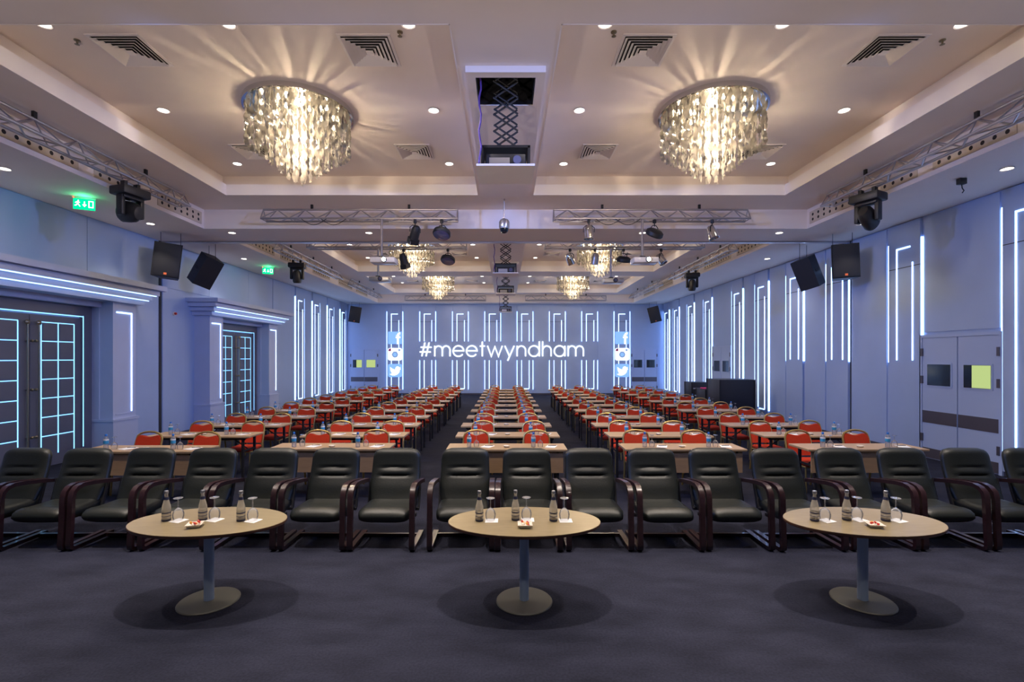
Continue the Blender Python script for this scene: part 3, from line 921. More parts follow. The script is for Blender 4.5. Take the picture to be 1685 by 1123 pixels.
# ------------------------------------------------------------------ projector lifts
def lift(i, y):
    nm = ('over the oval tables', 'behind the low beam', 'in the middle bay', 'in the rear bay')[i]
    t = thing('projector_lift', 'black scissor projector lift lowered from ceiling hatch ' + nm, 'projector lift', (0, y, ZMID), group='ceiling projector lifts')
    hb = MB()
    w, d = LX - 0.003, LY - 0.003
    for a in ((-w, -w + 0.01, -d, d), (w - 0.01, w, -d, d), (-w, w, -d, -d + 0.01), (-w, w, d - 0.01, d)):
        hb.box(*a, -0.06, 0.44)
    hb.box(-w, w, -d, d, 0.43, 0.44)
    ob('housing', hb.mesh('housing', 'black', False), t)
    ztop, zbot = 0.40, -0.83
    n = 6
    hgt = (ztop - zbot) / n
    for yy in (-0.14, 0.14):
        for k in range(n):
            z0 = zbot + k * hgt
            for s in (-1, 1):
                mb = MB().tube([(-0.15 * s, yy + 0.012 * s, z0), (0.15 * s, yy + 0.012 * s, z0 + hgt)], 0.012, 6)
                ob('scissor_arm', mb.mesh('scissor_arm', 'black_metal'), t)
    ob('carriage', MB().box(-0.30, 0.30, -0.2, 0.2, zbot - 0.02, zbot + 0.01).box(-0.30, -0.27, -0.2, 0.2, -1.09, zbot).box(0.27, 0.30, -0.2, 0.2, -1.09, zbot).mesh('carriage', 'black_metal', False), t)
    ob('hatch_cover', MB().box(-0.35, 0.35, -0.31, 0.31, -1.115, -1.09).mesh('hatch_cover', 'ceil_white', False), t)
    cb = MB().tube([(-0.31 + 0.015 * sin(k * 1.7), -0.22, 0.35 - k * 0.1) for k in range(15)], 0.012, 6)
    ob('cable', cb.mesh('cable', 'purple'), t)
    p = thing('ceiling_projector', 'black projector sitting on the lowered hatch cover ' + nm, 'projector', (0, y, ZMID - 1.09), group='projectors on the lifts')
    ob('body', MB().bbox(-0.25, 0.25, -0.19, 0.19, 0.0, 0.17, 0.015).mesh('body', 'black'), p)
    ob('front_vent', MB().box(-0.2, 0.05, -0.195, -0.188, 0.03, 0.12).mesh('front_vent', 'silver', False), p)
    ob('lens', MB().tube([(0.14, -0.18, 0.09), (0.14, -0.215, 0.09)], 0.05, 14).mesh('lens', 'lens'), p)
for i, y in enumerate(LIFTS):
    lift(i, y)

# ------------------------------------------------------------------ hanging loudspeakers
def speaker(x, y, z, yaw, roll, pitch, label, zc, w=0.56, h=0.80, d=0.42):
    t = thing('loudspeaker', label, 'loudspeaker', (x, y, z), (0, 0, yaw), 'hanging loudspeakers')
    rot = Matrix.Rotation(roll, 4, 'Y') @ Matrix.Rotation(pitch, 4, 'X')
    pl = [(-w / 2, -d / 2), (w / 2, -d / 2), (w * 0.33, d / 2), (-w * 0.33, d / 2)]
    cab = MB()
    cab.loft([[(a, b, -h / 2) for a, b in pl], [(a, b, h / 2) for a, b in pl]]).xf(rot)
    c = ob('cabinet', cab.mesh('cabinet', 'black'), t)
    ob('grille', MB().bbox(-w / 2 + 0.02, w / 2 - 0.02, -d / 2 - 0.02, -d / 2 + 0.01, -h / 2 + 0.02, h / 2 - 0.02, 0.012).xf(rot).mesh('grille', 'speaker'), t)
    ob('badge', MB().box(-0.03, 0.03, -d / 2 - 0.026, -d / 2 - 0.018, -h / 2 + 0.05, -h / 2 + 0.10).xf(rot).mesh('badge', 'badge', False), t)
    ob('handle', MB().box(-0.08, 0.08, d / 2 - 0.005, d / 2 + 0.012, -0.03, 0.05).xf(rot).mesh('handle', 'joint', False), c)
    for sx in (-0.2, 0.2):
        a = rot @ Vector((sx, 0.0, h / 2))
        ob('hanging_wire', MB().tube([a, (a.x, a.y, zc - z)], 0.006, 5).mesh('hanging_wire', 'black_metal'), t)
speaker(-8.0, 11.55, 4.37, 0.42, 0.10, 0.0, 'black loudspeaker facing the stage beside the portal-door wall', ZLOW)
speaker(-7.95, 12.85, 4.40, pi - 0.6, -0.50, 0.25, 'black loudspeaker turned away, hung beside the portal-door wall', ZLOW)
speaker(8.05, 11.6, 4.36, -0.35, -0.03, 0.0, 'black loudspeaker facing the stage beside the windowed-door wall', ZLOW)
speaker(7.95, 12.75, 4.32, pi + 0.6, 0.34, 0.20, 'black loudspeaker turned away, hung beside the windowed-door wall', ZLOW)
speaker(-8.2, 26.35, 4.42, 0.5, 0.12, 0.15, 'black loudspeaker in rear corner above the lit-window door', ZLOW, 0.6, 0.85, 0.42)
speaker(8.1, 26.35, 4.42, -0.5, -0.22, 0.15, 'black loudspeaker in rear corner above the dark-window door', ZLOW, 0.6, 0.85, 0.42)

# exit signs
for y, nm in ((9.0, 'above the first portal'), (15.95, 'above the second portal')):
    t = thing('exit_sign', 'green running-man exit sign hanging ' + nm, 'exit sign', (-7.8, y, ZLOW), (0, 0, 0.45), 'green exit signs')
    ob('bracket', MB().box(-0.18, 0.18, -0.02, 0.02, -0.035, 0).mesh('bracket', 'silver', False), t)
    pl = ob('plate', MB().box(-0.16, 0.16, -0.006, 0.006, -0.23, -0.035).mesh('plate', 'exit', False), t)
    g = MB()
    f = -0.0085
    g.lathe([(0, -0.014), (0.014, 0), (0, 0.014)], 8, (-0.085, f, -0.07))
    g.stroke([(-0.085, -0.085), (-0.095, -0.13)], 0.011, f - 0.002, f + 0.003)
    g.stroke([(-0.13, -0.115), (-0.10, -0.095), (-0.06, -0.105)], 0.007, f - 0.002, f + 0.003)
    g.stroke([(-0.06, -0.18), (-0.075, -0.15), (-0.095, -0.13), (-0.115, -0.16), (-0.14, -0.165)], 0.008, f - 0.002, f + 0.003)
    g.stroke([(0.005, -0.08), (0.005, -0.16)], 0.008, f - 0.002, f + 0.003)
    g.stroke([(-0.02, -0.135), (0.005, -0.17), (0.03, -0.135)], 0.008, f - 0.002, f + 0.003)
    g.stroke([(0.07, -0.18), (0.07, -0.07), (0.13, -0.07), (0.13, -0.18)], 0.008, f - 0.002, f + 0.003, closed=True)
    ob('pictogram', g.mesh('pictogram', 'exit_white', False), pl)
    ob('indicator', MB().lathe([(0, -0.012), (0.012, 0), (0, 0.012)], 8, (-0.15, -0.02, -0.02)).mesh('indicator', 'red_dot'), t)
    light('exit_glow', 'POINT', (0.03, -0.12, -0.10), 1.6, (0.05, 1.0, 0.35), t, size=0.05)

# small smoke detectors / sprinklers
spr = MB().lathe([(0.035, 0), (0.035, -0.01), (0.012, -0.015), (0.01, -0.05), (0.028, -0.055), (0.0, -0.06)], 10).mesh('sprinkler', 'brass')
for x, y, nm in ((-1.25, 5.75, 'inner vent, portal-door side'), (1.28, 5.75, 'inner vent, windowed-door side'), (-5.2, 5.9, 'outer vent, portal-door side'), (5.3, 5.9, 'outer vent, windowed-door side')):
    tag(ob('sprinkler', spr, None, (x, y, ZTOP)), 'small ceiling sprinkler in the front bay beside ' + nm, 'sprinkler', 'ceiling sprinklers')
pc = thing('pendant_hook', 'small black bracket hanging from side soffit, windowed-door side', 'bracket', (7.55, 8.05, ZLOW))
ob('mount', MB().bbox(-0.06, 0.06, -0.04, 0.04, -0.10, 0, 0.01).mesh('mount', 'black'), pc)
ob('hook', MB().tube([(0, 0, -0.09), (0.01, 0, -0.16), (0.04, 0, -0.2), (0.01, 0, -0.24)], 0.008, 6).mesh('hook', 'black'), pc)
al = thing('wall_alarm', 'small red and white alarm on wall between the portals', 'alarm', (-XW + 0.021, 12.85, 3.25))
ob('base', MB().lathe([(0.05, 0), (0.05, 0.04), (0, 0.04)], 14).xf(Matrix.Rotation(pi / 2, 4, 'Y')).mesh('base', 'china'), al)
ob('beacon', MB().lathe([(0.035, 0.04), (0.03, 0.08), (0, 0.09)], 14).xf(Matrix.Rotation(pi / 2, 4, 'Y')).mesh('beacon', 'candy'), al)

# ------------------------------------------------------------------ projected lettering and icons on the rear wall
def arc(cx, cz, rx, rz, a0, a1, n=20):
    return [(cx + rx * cos(radians(a0 + (a1 - a0) * k / n)), cz + rz * sin(radians(a0 + (a1 - a0) * k / n))) for k in range(n + 1)]
def glyph(ch):
    """strokes in x-height units, advance width"""
    o = 0.53
    if ch == '#':
        return [[(0.22, 0.0), (0.52, 1.32)], [(0.62, 0.0), (0.92, 1.32)], [(0.02, 0.42), (1.08, 0.42)], [(0.10, 0.86), (1.16, 0.86)]], 1.2
    if ch == 'm':
        return [[(0.06, 0), (0.06, 1.0)], arc(0.42, 0.60, 0.36, 0.38, 180, 0, 14) + [(0.78, 0)], arc(1.14, 0.60, 0.36, 0.38, 180, 0, 14) + [(1.50, 0)]], 1.58
    if ch == 'n':
        return [[(0.06, 0), (0.06, 1.0)], arc(0.46, 0.56, 0.40, 0.42, 180, 0, 16) + [(0.86, 0)]], 0.94
    if ch == 'h':
        return [[(0.06, 0), (0.06, 1.42)], arc(0.46, 0.56, 0.40, 0.42, 180, 0, 16) + [(0.86, 0)]], 0.94
    if ch == 'e':
        return [[(0.03, 0.52), (1.03, 0.52)] + arc(o, 0.5, 0.5, 0.5, 3, 325, 28)], 1.08
    if ch == 't':
        return [[(0.26, 0), (0.26, 1.40)], [(0.02, 0.97), (0.52, 0.97)]], 0.54
    if ch == 'w':
        return [[(0.02, 1), (0.38, 0), (0.72, 0.92), (1.06, 0), (1.42, 1)]], 1.44
    if ch == 'y':
        return [[(0.03, 1), (0.47, 0.02)], [(0.92, 1), (0.30, -0.42)]], 0.95
    if ch == 'd':
        return [arc(o, 0.5, 0.5, 0.5, 0, 360, 28), [(1.03, 0), (1.03, 1.42)]], 1.10
    if ch == 'a':
        return [arc(o, 0.5, 0.5, 0.5, 0, 360, 28), [(1.03, 0), (1.03, 1.0)]], 1.10
word = '#meetwyndham'
gap = 0.19
tot = sum(glyph(c)[1] for c in word) + gap * (len(word) - 1)
u = 9.16 / tot
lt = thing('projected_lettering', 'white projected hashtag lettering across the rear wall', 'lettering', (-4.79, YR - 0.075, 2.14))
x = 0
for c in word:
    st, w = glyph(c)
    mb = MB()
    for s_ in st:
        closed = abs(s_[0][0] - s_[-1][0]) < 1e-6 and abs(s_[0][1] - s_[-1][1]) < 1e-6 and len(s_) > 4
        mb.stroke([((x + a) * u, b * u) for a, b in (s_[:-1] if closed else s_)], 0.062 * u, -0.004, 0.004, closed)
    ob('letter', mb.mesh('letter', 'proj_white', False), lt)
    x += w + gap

def rrect(w, h, r, n=5):
    p = []
    for cx, cz, a in ((w - r, h - r, 0), (-w + r, h - r, 90), (-w + r, -h + r, 180), (w - r, -h + r, 270)):
        p += arc(cx, cz, r, r, a, a + 90, n)
    return p
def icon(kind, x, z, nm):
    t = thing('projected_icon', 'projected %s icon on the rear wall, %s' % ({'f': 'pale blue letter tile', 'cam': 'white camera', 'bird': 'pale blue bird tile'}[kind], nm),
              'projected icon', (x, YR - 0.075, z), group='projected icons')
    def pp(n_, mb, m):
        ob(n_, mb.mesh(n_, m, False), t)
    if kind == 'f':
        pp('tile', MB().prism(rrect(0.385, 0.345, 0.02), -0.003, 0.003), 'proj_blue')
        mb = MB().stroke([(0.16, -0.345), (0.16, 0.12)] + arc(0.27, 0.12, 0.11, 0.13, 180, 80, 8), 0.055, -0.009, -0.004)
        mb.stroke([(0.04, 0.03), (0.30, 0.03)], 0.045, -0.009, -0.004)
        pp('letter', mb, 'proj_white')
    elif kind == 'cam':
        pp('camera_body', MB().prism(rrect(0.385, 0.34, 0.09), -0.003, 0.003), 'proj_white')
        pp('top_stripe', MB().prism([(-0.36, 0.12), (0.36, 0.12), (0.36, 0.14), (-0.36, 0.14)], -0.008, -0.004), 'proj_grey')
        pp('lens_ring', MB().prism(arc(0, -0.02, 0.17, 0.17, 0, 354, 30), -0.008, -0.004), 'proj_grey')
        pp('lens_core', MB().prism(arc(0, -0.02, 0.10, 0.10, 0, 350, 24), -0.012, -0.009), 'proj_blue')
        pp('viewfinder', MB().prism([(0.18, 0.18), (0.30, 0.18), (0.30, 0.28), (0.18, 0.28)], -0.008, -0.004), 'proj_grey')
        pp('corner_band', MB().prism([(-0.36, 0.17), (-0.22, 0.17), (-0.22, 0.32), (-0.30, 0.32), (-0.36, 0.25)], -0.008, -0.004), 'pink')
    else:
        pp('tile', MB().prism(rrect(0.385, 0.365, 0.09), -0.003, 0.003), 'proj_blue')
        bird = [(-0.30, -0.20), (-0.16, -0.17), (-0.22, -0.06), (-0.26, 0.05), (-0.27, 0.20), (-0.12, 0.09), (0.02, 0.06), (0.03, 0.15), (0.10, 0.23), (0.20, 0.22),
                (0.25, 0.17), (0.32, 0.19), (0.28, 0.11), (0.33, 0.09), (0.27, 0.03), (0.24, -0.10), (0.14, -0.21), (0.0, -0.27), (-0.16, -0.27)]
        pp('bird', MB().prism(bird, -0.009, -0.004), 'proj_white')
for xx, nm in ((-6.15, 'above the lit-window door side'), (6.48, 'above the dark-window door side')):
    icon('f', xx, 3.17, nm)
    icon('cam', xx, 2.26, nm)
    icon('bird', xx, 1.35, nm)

# ------------------------------------------------------------------ seminar tables, chairs and table settings
# banquet chair template (faces -Y)
def banquet_chair_meshes():
    m = {}
    def backpath(off=0.0):
        p = [(-0.20, 0.27, 0.0), (-0.20, 0.225, 0.30), (-0.205, 0.215, 0.47), (-0.212, 0.255, 0.62), (-0.208, 0.29, 0.74)]
        for k in range(9):
            a = pi - pi * k / 8
            p.append((0.205 * cos(a) * (1.0 if abs(cos(a)) < 0.99 else 1.0), 0.30 + 0.015 * sin(a), 0.775 + 0.115 * sin(a) ** 0.8 if sin(a) > 0 else 0.775))
        p += [(0.208, 0.29, 0.74), (0.212, 0.255, 0.62), (0.205, 0.215, 0.47), (0.20, 0.225, 0.30), (0.20, 0.27, 0.0)]
        return p
    m['back_frame'] = MB().tube(backpath(), 0.0165, 8).mesh('back_frame', 'gold')
    poly = [(-0.193, 0.50), (0.193, 0.50), (0.197, 0.62), (0.195, 0.76)]
    for k in range(5):
        a = radians(10 + 65 * k / 4)
        poly.append((0.125 + 0.068 * cos(a), 0.765 + 0.072 * sin(a)))
    for k in range(1, 6):
        xk = 0.115 - 0.23 * k / 6
        poly.append((xk, 0.838 - 0.033 * cos(xk / 0.115 * pi / 2)))
    for k in range(5):
        a = radians(105 + 65 * k / 4)
        poly.append((-0.125 + 0.068 * cos(a), 0.765 + 0.072 * sin(a)))
    poly += [(-0.195, 0.76), (-0.197, 0.62)]
    mb = MB().prism(poly, -0.028, 0.022)
    mb.v = [(x, y + 0.215 + (z - 0.47) * 0.27, z) for x, y, z in mb.v]
    m['backrest'] = mb.mesh('backrest', 'red')
    m['seat'] = MB().bbox(-0.21, 0.21, -0.24, 0.20, 0.405, 0.475, 0.03, 3).mesh('seat', 'red')
    m['seat_rail'] = MB().tube([(-0.19, 0.22, 0.395), (-0.19, -0.21, 0.395), (0.19, -0.21, 0.395), (0.19, 0.22, 0.395)], 0.012, 6).mesh('seat_rail', 'gold')
    m['legA'] = MB().tube([(-0.19, -0.20, 0.40), (-0.20, -0.225, 0.0)], 0.0135, 8).mesh('leg', 'gold')
    m['legB'] = MB().tube([(0.19, -0.20, 0.40), (0.20, -0.225, 0.0)], 0.0135, 8).mesh('leg', 'gold')
    return m
CH = banquet_chair_meshes()
def banquet_chair(x, y, rz, label):
    t = thing('banquet_chair', label, 'chair', (x, y, 0), (0, 0, rz), 'red banquet chairs at the tables')
    ob('seat', CH['seat'], t)
    ob('backrest', CH['backrest'], t)
    ob('back_frame', CH['back_frame'], t)
    ob('seat_rail', CH['seat_rail'], t)
    ob('leg', CH['legA'], t)
    ob('leg', CH['legB'], t)

TW, TD, TH = 1.78, 0.50, 0.75
TB = {
    'tabletop': MB().bbox(-TW / 2, TW / 2, 0, TD, TH - 0.032, TH, 0.004, 1).mesh('tabletop', 'tabletop'),
    'panel': MB().box(-TW / 2 + 0.06, TW / 2 - 0.06, 0.03, 0.048, 0.40, TH - 0.034).mesh('modesty_panel', 'modesty', False),
    'leg': MB().box(-0.018, 0.018, -0.018, 0.018, 0, TH - 0.06).mesh('leg', 'black_metal', False),
    'rail': MB().box(-0.015, 0.015, 0.03, TD - 0.03, TH - 0.065, TH - 0.032).mesh('leg_rail', 'black_metal', False),
    'braceL': MB().tube([(0, 0.25, 0.48), (0.33, 0.25, TH - 0.04)], 0.010, 6).box(-0.01, 0.01, 0.06, TD - 0.06, 0.465, 0.495).mesh('brace', 'black_metal'),
    'braceR': MB().tube([(0, 0.25, 0.48), (-0.33, 0.25, TH - 0.04)], 0.010, 6).box(-0.01, 0.01, 0.06, TD - 0.06, 0.465, 0.495).mesh('brace', 'black_metal'),
    'apron': MB().box(-TW / 2 + 0.1, TW / 2 - 0.1, 0.06, 0.075, TH - 0.075, TH - 0.032).mesh('apron_rail', 'black_metal', False),
}
def seminar_table(x, y, rz, label, panel):
    t = thing('seminar_table', label, 'table', (x, y, 0), (0, 0, rz), 'beech seminar tables')
    ob('tabletop', TB['tabletop'], t)
    for s in (-1, 1):
        lx = s * (TW / 2 - 0.14)
        for ly in (0.06, TD - 0.06):
            ob('leg', TB['leg'], t, (lx, ly, 0))
        ob('leg_rail', TB['rail'], t, (lx, 0, 0))
        ob('brace', TB['braceL' if s < 0 else 'braceR'], t, (lx, 0, 0))
    ob('apron_rail', TB['apron'], t)
    if panel:
        ob('modesty_panel', TB['panel'], t)
# table settings
PET = {
    'body': MB().lathe([(0.030, 0), (0.033, 0.01), (0.033, 0.07), (0.030, 0.08), (0.033, 0.09), (0.033, 0.145), (0.026, 0.172), (0.013, 0.190), (0.012, 0.20)], 12).mesh('body', 'pet'),
    'label': MB().lathe([(0.0337, 0.085), (0.0342, 0.087), (0.0342, 0.128), (0.0337, 0.13)], 12, cap=False).mesh('label', 'label_blue'),
    'band': MB().lathe([(0.0337, 0.131), (0.0342, 0.132), (0.0338, 0.148), (0.0325, 0.150)], 12, cap=False).mesh('label_band', 'label_white'),
    'cap': MB().lathe([(0.015, 0.196), (0.016, 0.198), (0.016, 0.222), (0.014, 0.224), (0, 0.224)], 12).mesh('cap', 'blue_cap'),
}
def glass_profile():
    # upside-down wine glass: rim on the table, foot on top
    return [(0.034, 0.0), (0.040, 0.03), (0.041, 0.055), (0.034, 0.08), (0.018, 0.098), (0.006, 0.105), (0.0045, 0.12), (0.0045, 0.165), (0.008, 0.172), (0.034, 0.177), (0.034, 0.180), (0, 0.181)]
GL_bowl = MB().lathe(glass_profile()[:6], 14, cap=False).mesh('bowl', 'glass')
GL_bowl_i = None
GL_stem = MB().lathe(glass_profile()[5:9], 8).mesh('stem', 'glass')
GL_foot = MB().lathe(glass_profile()[8:], 14).mesh('foot', 'glass')
PAD = MB().bbox(-0.075, 0.075, -0.10, 0.10, 0, 0.006, 0.001, 1).mesh('sheet', 'paper')
PEN = MB().tube([(-0.05, 0.02, 0.0105), (0.06, 0.07, 0.0105)], 0.0045, 6).mesh('pen', 'ink')
DISH = MB().lathe([(0.03, 0.0), (0.035, 0.003), (0.052, 0.022), (0.048, 0.022), (0.032, 0.008), (0, 0.007)], 14).mesh('dish', 'china')
MINT = MB().lathe([(0, 0.010), (0.028, 0.014), (0.030, 0.02), (0.015, 0.027), (0, 0.029)], 8).mesh('sweets', 'china')

COLX = [-5.27, -2.63, 0.02, 2.65, 5.30]
COLN = ['portal-door column', 'column next to portal-door column', 'centre column', 'column next to windowed-door column', 'windowed-door column']
ROWY = [7.12, 8.28, 9.52, 10.82, 12.12, 13.42, 14.72, 16.02, 17.32, 18.62, 19.92]
for ci, cx in enumerate(COLX):
    for ri, ry in enumerate(ROWY):
        where = 'row %s from armchairs, %s' % (ORD[ri + 1], COLN[ci])
        cx2 = cx + random.uniform(-0.015, 0.015)
        y = ry + random.uniform(-0.02, 0.02) + (-0.16 if (ci == 0 and ri == 0) else 0)
        rz = random.uniform(-0.006, 0.006)
        seminar_table(cx2, y, rz, 'beech folding table, ' + where, ri == 0)
        tag(ob('sweet_dish', DISH, None, (cx2, y + 0.18, TH)), 'small white dish, ' + where, 'dish', 'small dishes on the tables')
        o = COL.objects[-1]
        ob('sweets', MINT, o)
        for si, s in enumerate((-1, 1)):
            sw = where + ', ' + ('nearer portal doors' if s < 0 else 'nearer windowed doors')
            dx = cx2 + s * 0.48
            banquet_chair(dx + random.uniform(-0.02, 0.02), y + TD + 0.12 + random.uniform(-0.03, 0.04), random.uniform(-0.05, 0.05), 'red gold-framed chair, ' + sw)
            t = thing('water_bottle', 'blue-capped water bottle, ' + sw, 'bottle', (dx - 0.08, y + 0.17 + random.uniform(-0.02, 0.02), TH), (0, 0, random.random() * 6), 'plastic water bottles')
            ob('body', PET['body'], t)
            ob('label', PET['label'], t)
            ob('label_band', PET['band'], t)
            ob('cap', PET['cap'], t)
            t = thing('wine_glass', 'upturned wine glass, ' + sw, 'glass', (dx + 0.025, y + 0.19 + random.uniform(-0.02, 0.02), TH), group='upturned glasses on the tables')
            ob('bowl', GL_bowl, t)
            ob('stem', GL_stem, t)
            ob('foot', GL_foot, t)
            t = thing('notepad', 'white notepad with pen, ' + sw, 'notepad', (dx + 0.19, y + 0.22, TH), (0, 0, -0.35 + random.uniform(-0.1, 0.1)), 'notepads on the tables')
            ob('sheet', PAD, t)
            ob('pen', PEN, t)

# ------------------------------------------------------------------ black leather armchairs
def armchair_meshes():
    m = {}
    # backrest: loft of rounded cross sections from bottom to top, leaning back
    rings = []
    N, K = 30, 28
    for i in range(N + 1):
        v = i / N
        z = 0.40 + 0.575 * v
        hw = 0.308 - 0.02 * v - 0.025 * max(0, 0.25 - v) / 0.25
        if v > 0.82:
            q = (v - 0.82) / 0.18
            hw -= 0.11 * (1 - sqrt(max(0, 1 - q * q)))
        th = 0.062 * (1 if v < 0.9 else sqrt(max(0.04, 1 - ((v - 0.9) / 0.105) ** 2)))
        yc = 0.20 + 0.20 * v + 0.03 * sin(v * pi)
        ring = []
        for k in range(K):
            a = 2 * pi * k / K
            cx, sy = cos(a), sin(a)
            e = 0.55
            px = hw * (abs(cx) ** e) * (1 if cx >= 0 else -1)
            py = th * (abs(sy) ** 0.8) * (1 if sy >= 0 else -1)
            if sy < 0:
                xr = abs(px) / hw
                win = max(0.0, 1 - (xr / 0.66) ** 6)
                for vc in (0.47, 0.62):
                    py += 0.030 * win * math.exp(-((v - vc) / 0.018) ** 2)
                py -= 0.012 * win * math.exp(-((v - 0.545) / 0.05) ** 2)
                py -= 0.018 * math.exp(-((v - 0.28) / 0.16) ** 2) * (1 - xr * xr)
            ring.append((px, yc + py, z))
        rings.append(ring)
    m['backrest'] = MB().loft(rings).mesh('backrest', 'leather', True, 70)
    # seat: loft from back to front with a rounded front roll and a soft hollow
    rings = []
    for i in range(15):
        v = i / 14
        y = 0.26 - 0.60 * v
        hw = 0.275 + 0.015 * sin(v * pi)
        zc = 0.355
        th = 0.075
        if v > 0.8:
            q = (v - 0.8) / 0.205
            th *= sqrt(max(0.06, 1 - q * q))
            hw -= 0.05 * (1 - sqrt(max(0, 1 - q * q)))
        ring = []
        for k in range(24):
            a = 2 * pi * k / 24
            cx, sz = cos(a), sin(a)
            px = hw * (abs(cx) ** 0.5) * (1 if cx >= 0 else -1)
            pz = th * (abs(sz) ** 0.65) * (1 if sz >= 0 else -1)
            if sz > 0:
                pz -= 0.016 * (1 - (px / hw) ** 2) * sin(min(1, v * 1.3) * pi)
                pz += 0.012 * math.exp(-((v - 0.84) / 0.14) ** 2)
                pz -= 0.012 * math.exp(-((v - 0.34) / 0.03) ** 2) * max(0, 1 - (abs(px) / (hw * 0.5)) ** 4)
            else:
                pz -= 0.02 * sin(v * pi)
            ring.append((px, y, zc + pz))
        rings.append(ring)
    m['seat'] = MB().loft(rings).mesh('seat', 'leather', True, 70)
    # bentwood arm frame: arm, front post and floor runner in one loop
    path = [(0, 0.27, 0.615), (0, 0.10, 0.645), (0, -0.10, 0.675), (0, -0.22, 0.683), (0, -0.29, 0.667), (0, -0.335, 0.625), (0, -0.352, 0.56), (0, -0.358, 0.40), (0, -0.368, 0.20),
            (0, -0.378, 0.075), (0, -0.372, 0.04), (0, -0.345, 0.024), (0, -0.30, 0.022), (0, 0.0, 0.022), (0, 0.18, 0.022)]
    m['arm_frame'] = MB().sweep(path, (0.028, 0.021)).mesh('arm_frame', 'mahogany', True, 50)
    m['crossbar'] = MB().box(-0.31, 0.31, 0.06, 0.10, 0.005, 0.04).mesh('crossbar', 'mahogany', False)
    m['seat_support'] = MB().box(-0.31, 0.31, -0.02, 0.03, 0.265, 0.30).box(-0.31, 0.31, 0.16, 0.20, 0.28, 0.31).mesh('seat_support', 'black_metal', False)
    m['post'] = MB().sweep([(0, 0.30, 0.63), (0, 0.25, 0.45), (0, 0.20, 0.30)], (0.012, 0.016)).mesh('back_post', 'black_metal')
    return m
AC = armchair_meshes()
ACX = [-5.90, -5.13, -4.37, -3.60, -2.85, -2.09, -1.34, -0.49, 0.255, 1.02, 1.785, 2.54, 3.31, 4.10, 4.87, 5.65, 6.42]
for i, xx in enumerate(ACX):
    rz = random.uniform(-0.02, 0.02)
    t = thing('armchair', 'black leather armchair with mahogany arms, %s from portal doors in front row' % NTH[i + 1], 'armchair', (xx, 5.61 + random.uniform(-0.012, 0.012), 0), (0, 0, rz), 'black leather armchairs in the front row')
    ob('seat', AC['seat'], t)
    ob('backrest', AC['backrest'], t)
    for s in (-1, 1):
        ob('arm_frame', AC['arm_frame'], t, (s * 0.335, 0, 0))
        ob('back_post', AC['post'], t, (s * 0.30, 0, 0))
    ob('crossbar', AC['crossbar'], t)
    ob('seat_support', AC['seat_support'], t)

# ------------------------------------------------------------------ oval tables with bottles, glasses, bowls
OT = 0.695
top_me = MB().lathe([(0.64, -0.004), (0.65, 0.0), (0.65, 0.004), (0, 0.004)], 56, sx=1.0, sy=0.58).mesh('tabletop', 'oval_top', True, 30)
edge_me = MB().lathe([(0.60, -0.026), (0.645, -0.022), (0.653, -0.014), (0.653, 0.001), (0.60, 0.001)], 56, sx=1.0, sy=0.58, cap=False).mesh('edge_band', 'oval_edge')
col_me = MB().lathe([(0.04, 0.016), (0.04, OT - 0.05), (0.10, OT - 0.04), (0.10, OT - 0.028)], 20).mesh('column', 'column')
base_me = MB().lathe([(0.24, 0), (0.242, 0.006), (0.235, 0.014), (0.06, 0.018), (0, 0.018)], 40).mesh('base_plate', 'base')
WB = {
    'body': MB().lathe([(0.032, 0), (0.035, 0.006), (0.035, 0.10), (0.031, 0.13), (0.018, 0.185), (0.0135, 0.21), (0.0135, 0.235)], 16).mesh('body', 'water'),
    'label': MB().lathe([(0.0354, 0.042), (0.0358, 0.043), (0.0358, 0.047), (0.0354, 0.048)], 16, cap=False).lathe([(0.0354, 0.068), (0.0358, 0.069), (0.0358, 0.078), (0.0354, 0.079)], 16, cap=False).mesh('printed_band', 'print'),
    'neck': MB().lathe([(0.0195, 0.182), (0.0205, 0.183), (0.0165, 0.205), (0.0155, 0.205)], 16, cap=False).mesh('neck_label', 'print'),
    'foot': MB().lathe([(0.0330, 0.002), (0.0356, 0.006), (0.0356, 0.018), (0.0352, 0.019)], 16, cap=False).mesh('base_band', 'print'),
    'cap': MB().lathe([(0.0155, 0.232), (0.017, 0.234), (0.0165, 0.256), (0.014, 0.259), (0, 0.259)], 16).mesh('cap', 'silver'),
}
napk = MB().bbox(-0.055, 0.055, -0.05, 0.05, 0, 0.003, 0.001, 1).mesh('napkin', 'paper')
BG_bowl = MB().lathe([(0.036, 0.0), (0.044, 0.03), (0.0455, 0.055), (0.038, 0.08), (0.020, 0.098), (0.006, 0.106)], 18, cap=False).mesh('bowl', 'glass')
BG_stem = MB().lathe([(0.006, 0.106), (0.0048, 0.12), (0.0048, 0.175), (0.009, 0.183)], 10).mesh('stem', 'glass')
BG_foot = MB().lathe([(0.009, 0.183), (0.037, 0.188), (0.037, 0.191), (0, 0.192)], 18).mesh('foot', 'glass')
bowl_me = MB().loft([[(a * 0.035, b * 0.03, 0.0) for a, b in ((-1, -1), (1, -1), (1, 1), (-1, 1))], [(a * 0.06, b * 0.055, 0.03) for a, b in ((-1, -1), (1, -1), (1, 1), (-1, 1))],
                     [(a * 0.054, b * 0.049, 0.03) for a, b in ((-1, -1), (1, -1), (1, 1), (-1, 1))], [(a * 0.03, b * 0.026, 0.006) for a, b in ((-1, -1), (1, -1), (1, 1), (-1, 1))]]).mesh('snack_bowl', 'china', False)
candy_me = {c: MB().bbox(-0.014, 0.014, -0.010, 0.010, -0.007, 0.007, 0.004, 1).mesh('sweet', c) for c in ('candy', 'candy2', 'china')}
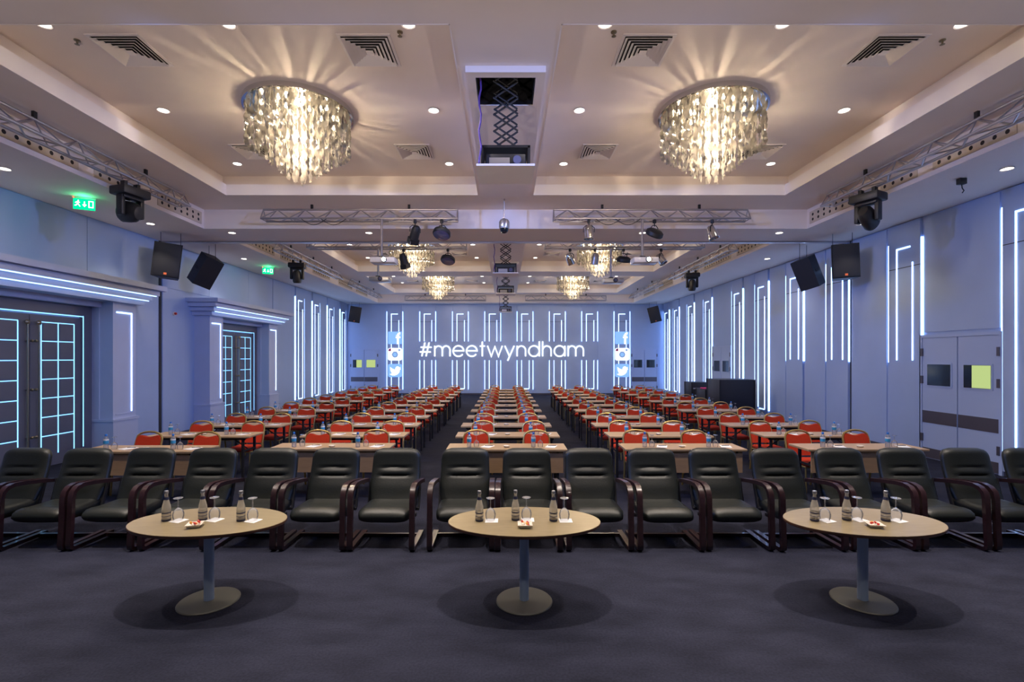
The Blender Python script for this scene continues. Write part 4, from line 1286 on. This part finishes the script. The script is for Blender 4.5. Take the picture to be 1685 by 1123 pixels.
for ti, (tx, tn, bx) in enumerate(((-2.55, 'near portal doors', (-0.36, -0.06, 0.28)), (0.16, 'in the centre', (-0.385, -0.075, 0.25)), (3.07, 'near windowed doors', (-0.42, -0.13, 0.19)))):
    t = thing('oval_table', 'oval oak pedestal table with round grey base, ' + tn, 'table', (tx, 4.18, 0), group='oval pedestal tables')
    ob('tabletop', top_me, t, (0, 0, OT - 0.004))
    ob('edge_band', edge_me, t, (0, 0, OT - 0.004))
    ob('column', col_me, t)
    ob('base_plate', base_me, t)
    for k, b in enumerate(bx):
        wn = '%s on oval table %s' % (('on the portal-door end', 'in the middle', 'on the windowed-door end')[k], tn)
        y = 4.17 + (0.02 if k == 1 else 0.0)
        t = thing('glass_bottle', 'clear glass water bottle ' + wn, 'bottle', (tx + b, y, OT), (0, 0, random.random() * 6), 'glass water bottles')
        ob('body', WB['body'], t)
        ob('printed_band', WB['label'], t)
        ob('neck_label', WB['neck'], t)
        ob('base_band', WB['foot'], t)
        ob('cap', WB['cap'], t)
        tag(ob('napkin', napk, None, (tx + b + 0.105, y + 0.0, OT), (0, 0, 0.3 * (ti - 1))), 'white napkin under glass ' + wn, 'napkin', 'napkins under the glasses')
        t = thing('wine_glass', 'upturned stem glass ' + wn, 'glass', (tx + b + 0.095, y + 0.01, OT + 0.003), group='upturned glasses on the oval tables')
        ob('bowl', BG_bowl, t)
        ob('stem', BG_stem, t)
        ob('foot', BG_foot, t)
    bxx = tx + (-0.02, 0.0, -0.02)[ti]
    t = tag(ob('snack_bowl', bowl_me, None, (bxx, 4.02, OT), (0, 0, (0.3, 0, -0.2)[ti])), 'small square white bowl of sweets on oval table ' + tn, 'bowl', 'sweet bowls on the oval tables')
    for k in range(7):
        ob('sweet', candy_me[('candy', 'candy2', 'candy', 'china')[k % 4]], t, (random.uniform(-0.03, 0.03), random.uniform(-0.028, 0.028), 0.026 + 0.009 * (k // 4)), (random.random(), random.random(), random.random() * 3))

# ------------------------------------------------------------------ flight cases by the right wall
def case(name, x0, x1, y0, y1, h, label):
    t = thing(name, label, 'flight case', ((x0 + x1) / 2, (y0 + y1) / 2, 0), group='black stage cases')
    w, d = (x1 - x0) / 2, (y1 - y0) / 2
    ob('body', MB().bbox(-w, w, -d, d, 0.10, h, 0.015).mesh('body', 'case'), t)
    rim = MB().box(-0.015, 0.015, -0.015, 0.015, 0.10, h).mesh('corner_edge', 'black_metal', False)
    for sx in (-1, 1):
        for sy in (-1, 1):
            ob('corner_edge', rim, t, (sx * w, sy * d, 0))
    for sx in (-1, 1):
        for sy in (-1, 1):
            ob('caster', MB().tube([(sx * (w - 0.1) - 0.02, sy * (d - 0.1), 0.05), (sx * (w - 0.1) + 0.02, sy * (d - 0.1), 0.05)], 0.05, 12).box(sx * (w - 0.1) - 0.03, sx * (w - 0.1) + 0.03, sy * (d - 0.1) - 0.03, sy * (d - 0.1) + 0.03, 0.06, 0.105).mesh('caster', 'black_metal'), t)
    return t
case('flight_case', 7.0, 8.15, 15.9, 16.9, 1.36, 'tall black case standing by the strip-lit wall')
c2 = case('flight_case', 7.0, 7.65, 18.3, 19.0, 1.15, 'low black case with pale round emblem by the strip-lit wall')
ob('emblem', MB().prism(arc(0, 0.5, 0.17, 0.17, 0, 354, 30), -0.356, -0.351).mesh('emblem', 'emblem', False), c2)
ob('lettering', MB().box(-0.26, 0.0, -0.356, -0.351, 0.90, 0.94).mesh('lettering', 'emblem', False), c2)
case('flight_case', 7.05, 8.2, 17.15, 18.0, 0.95, 'open black case between the tall case and the emblem case')
cl = ob('draped_cloth', MB().bbox(-0.28, 0.28, -0.2, 0.2, 0.0, 0.05, 0.02).mesh('draped_cloth', 'pink'), None, (7.35, 17.5, 0.95))
tag(cl, 'magenta cloth folded on the open black case', 'cloth')
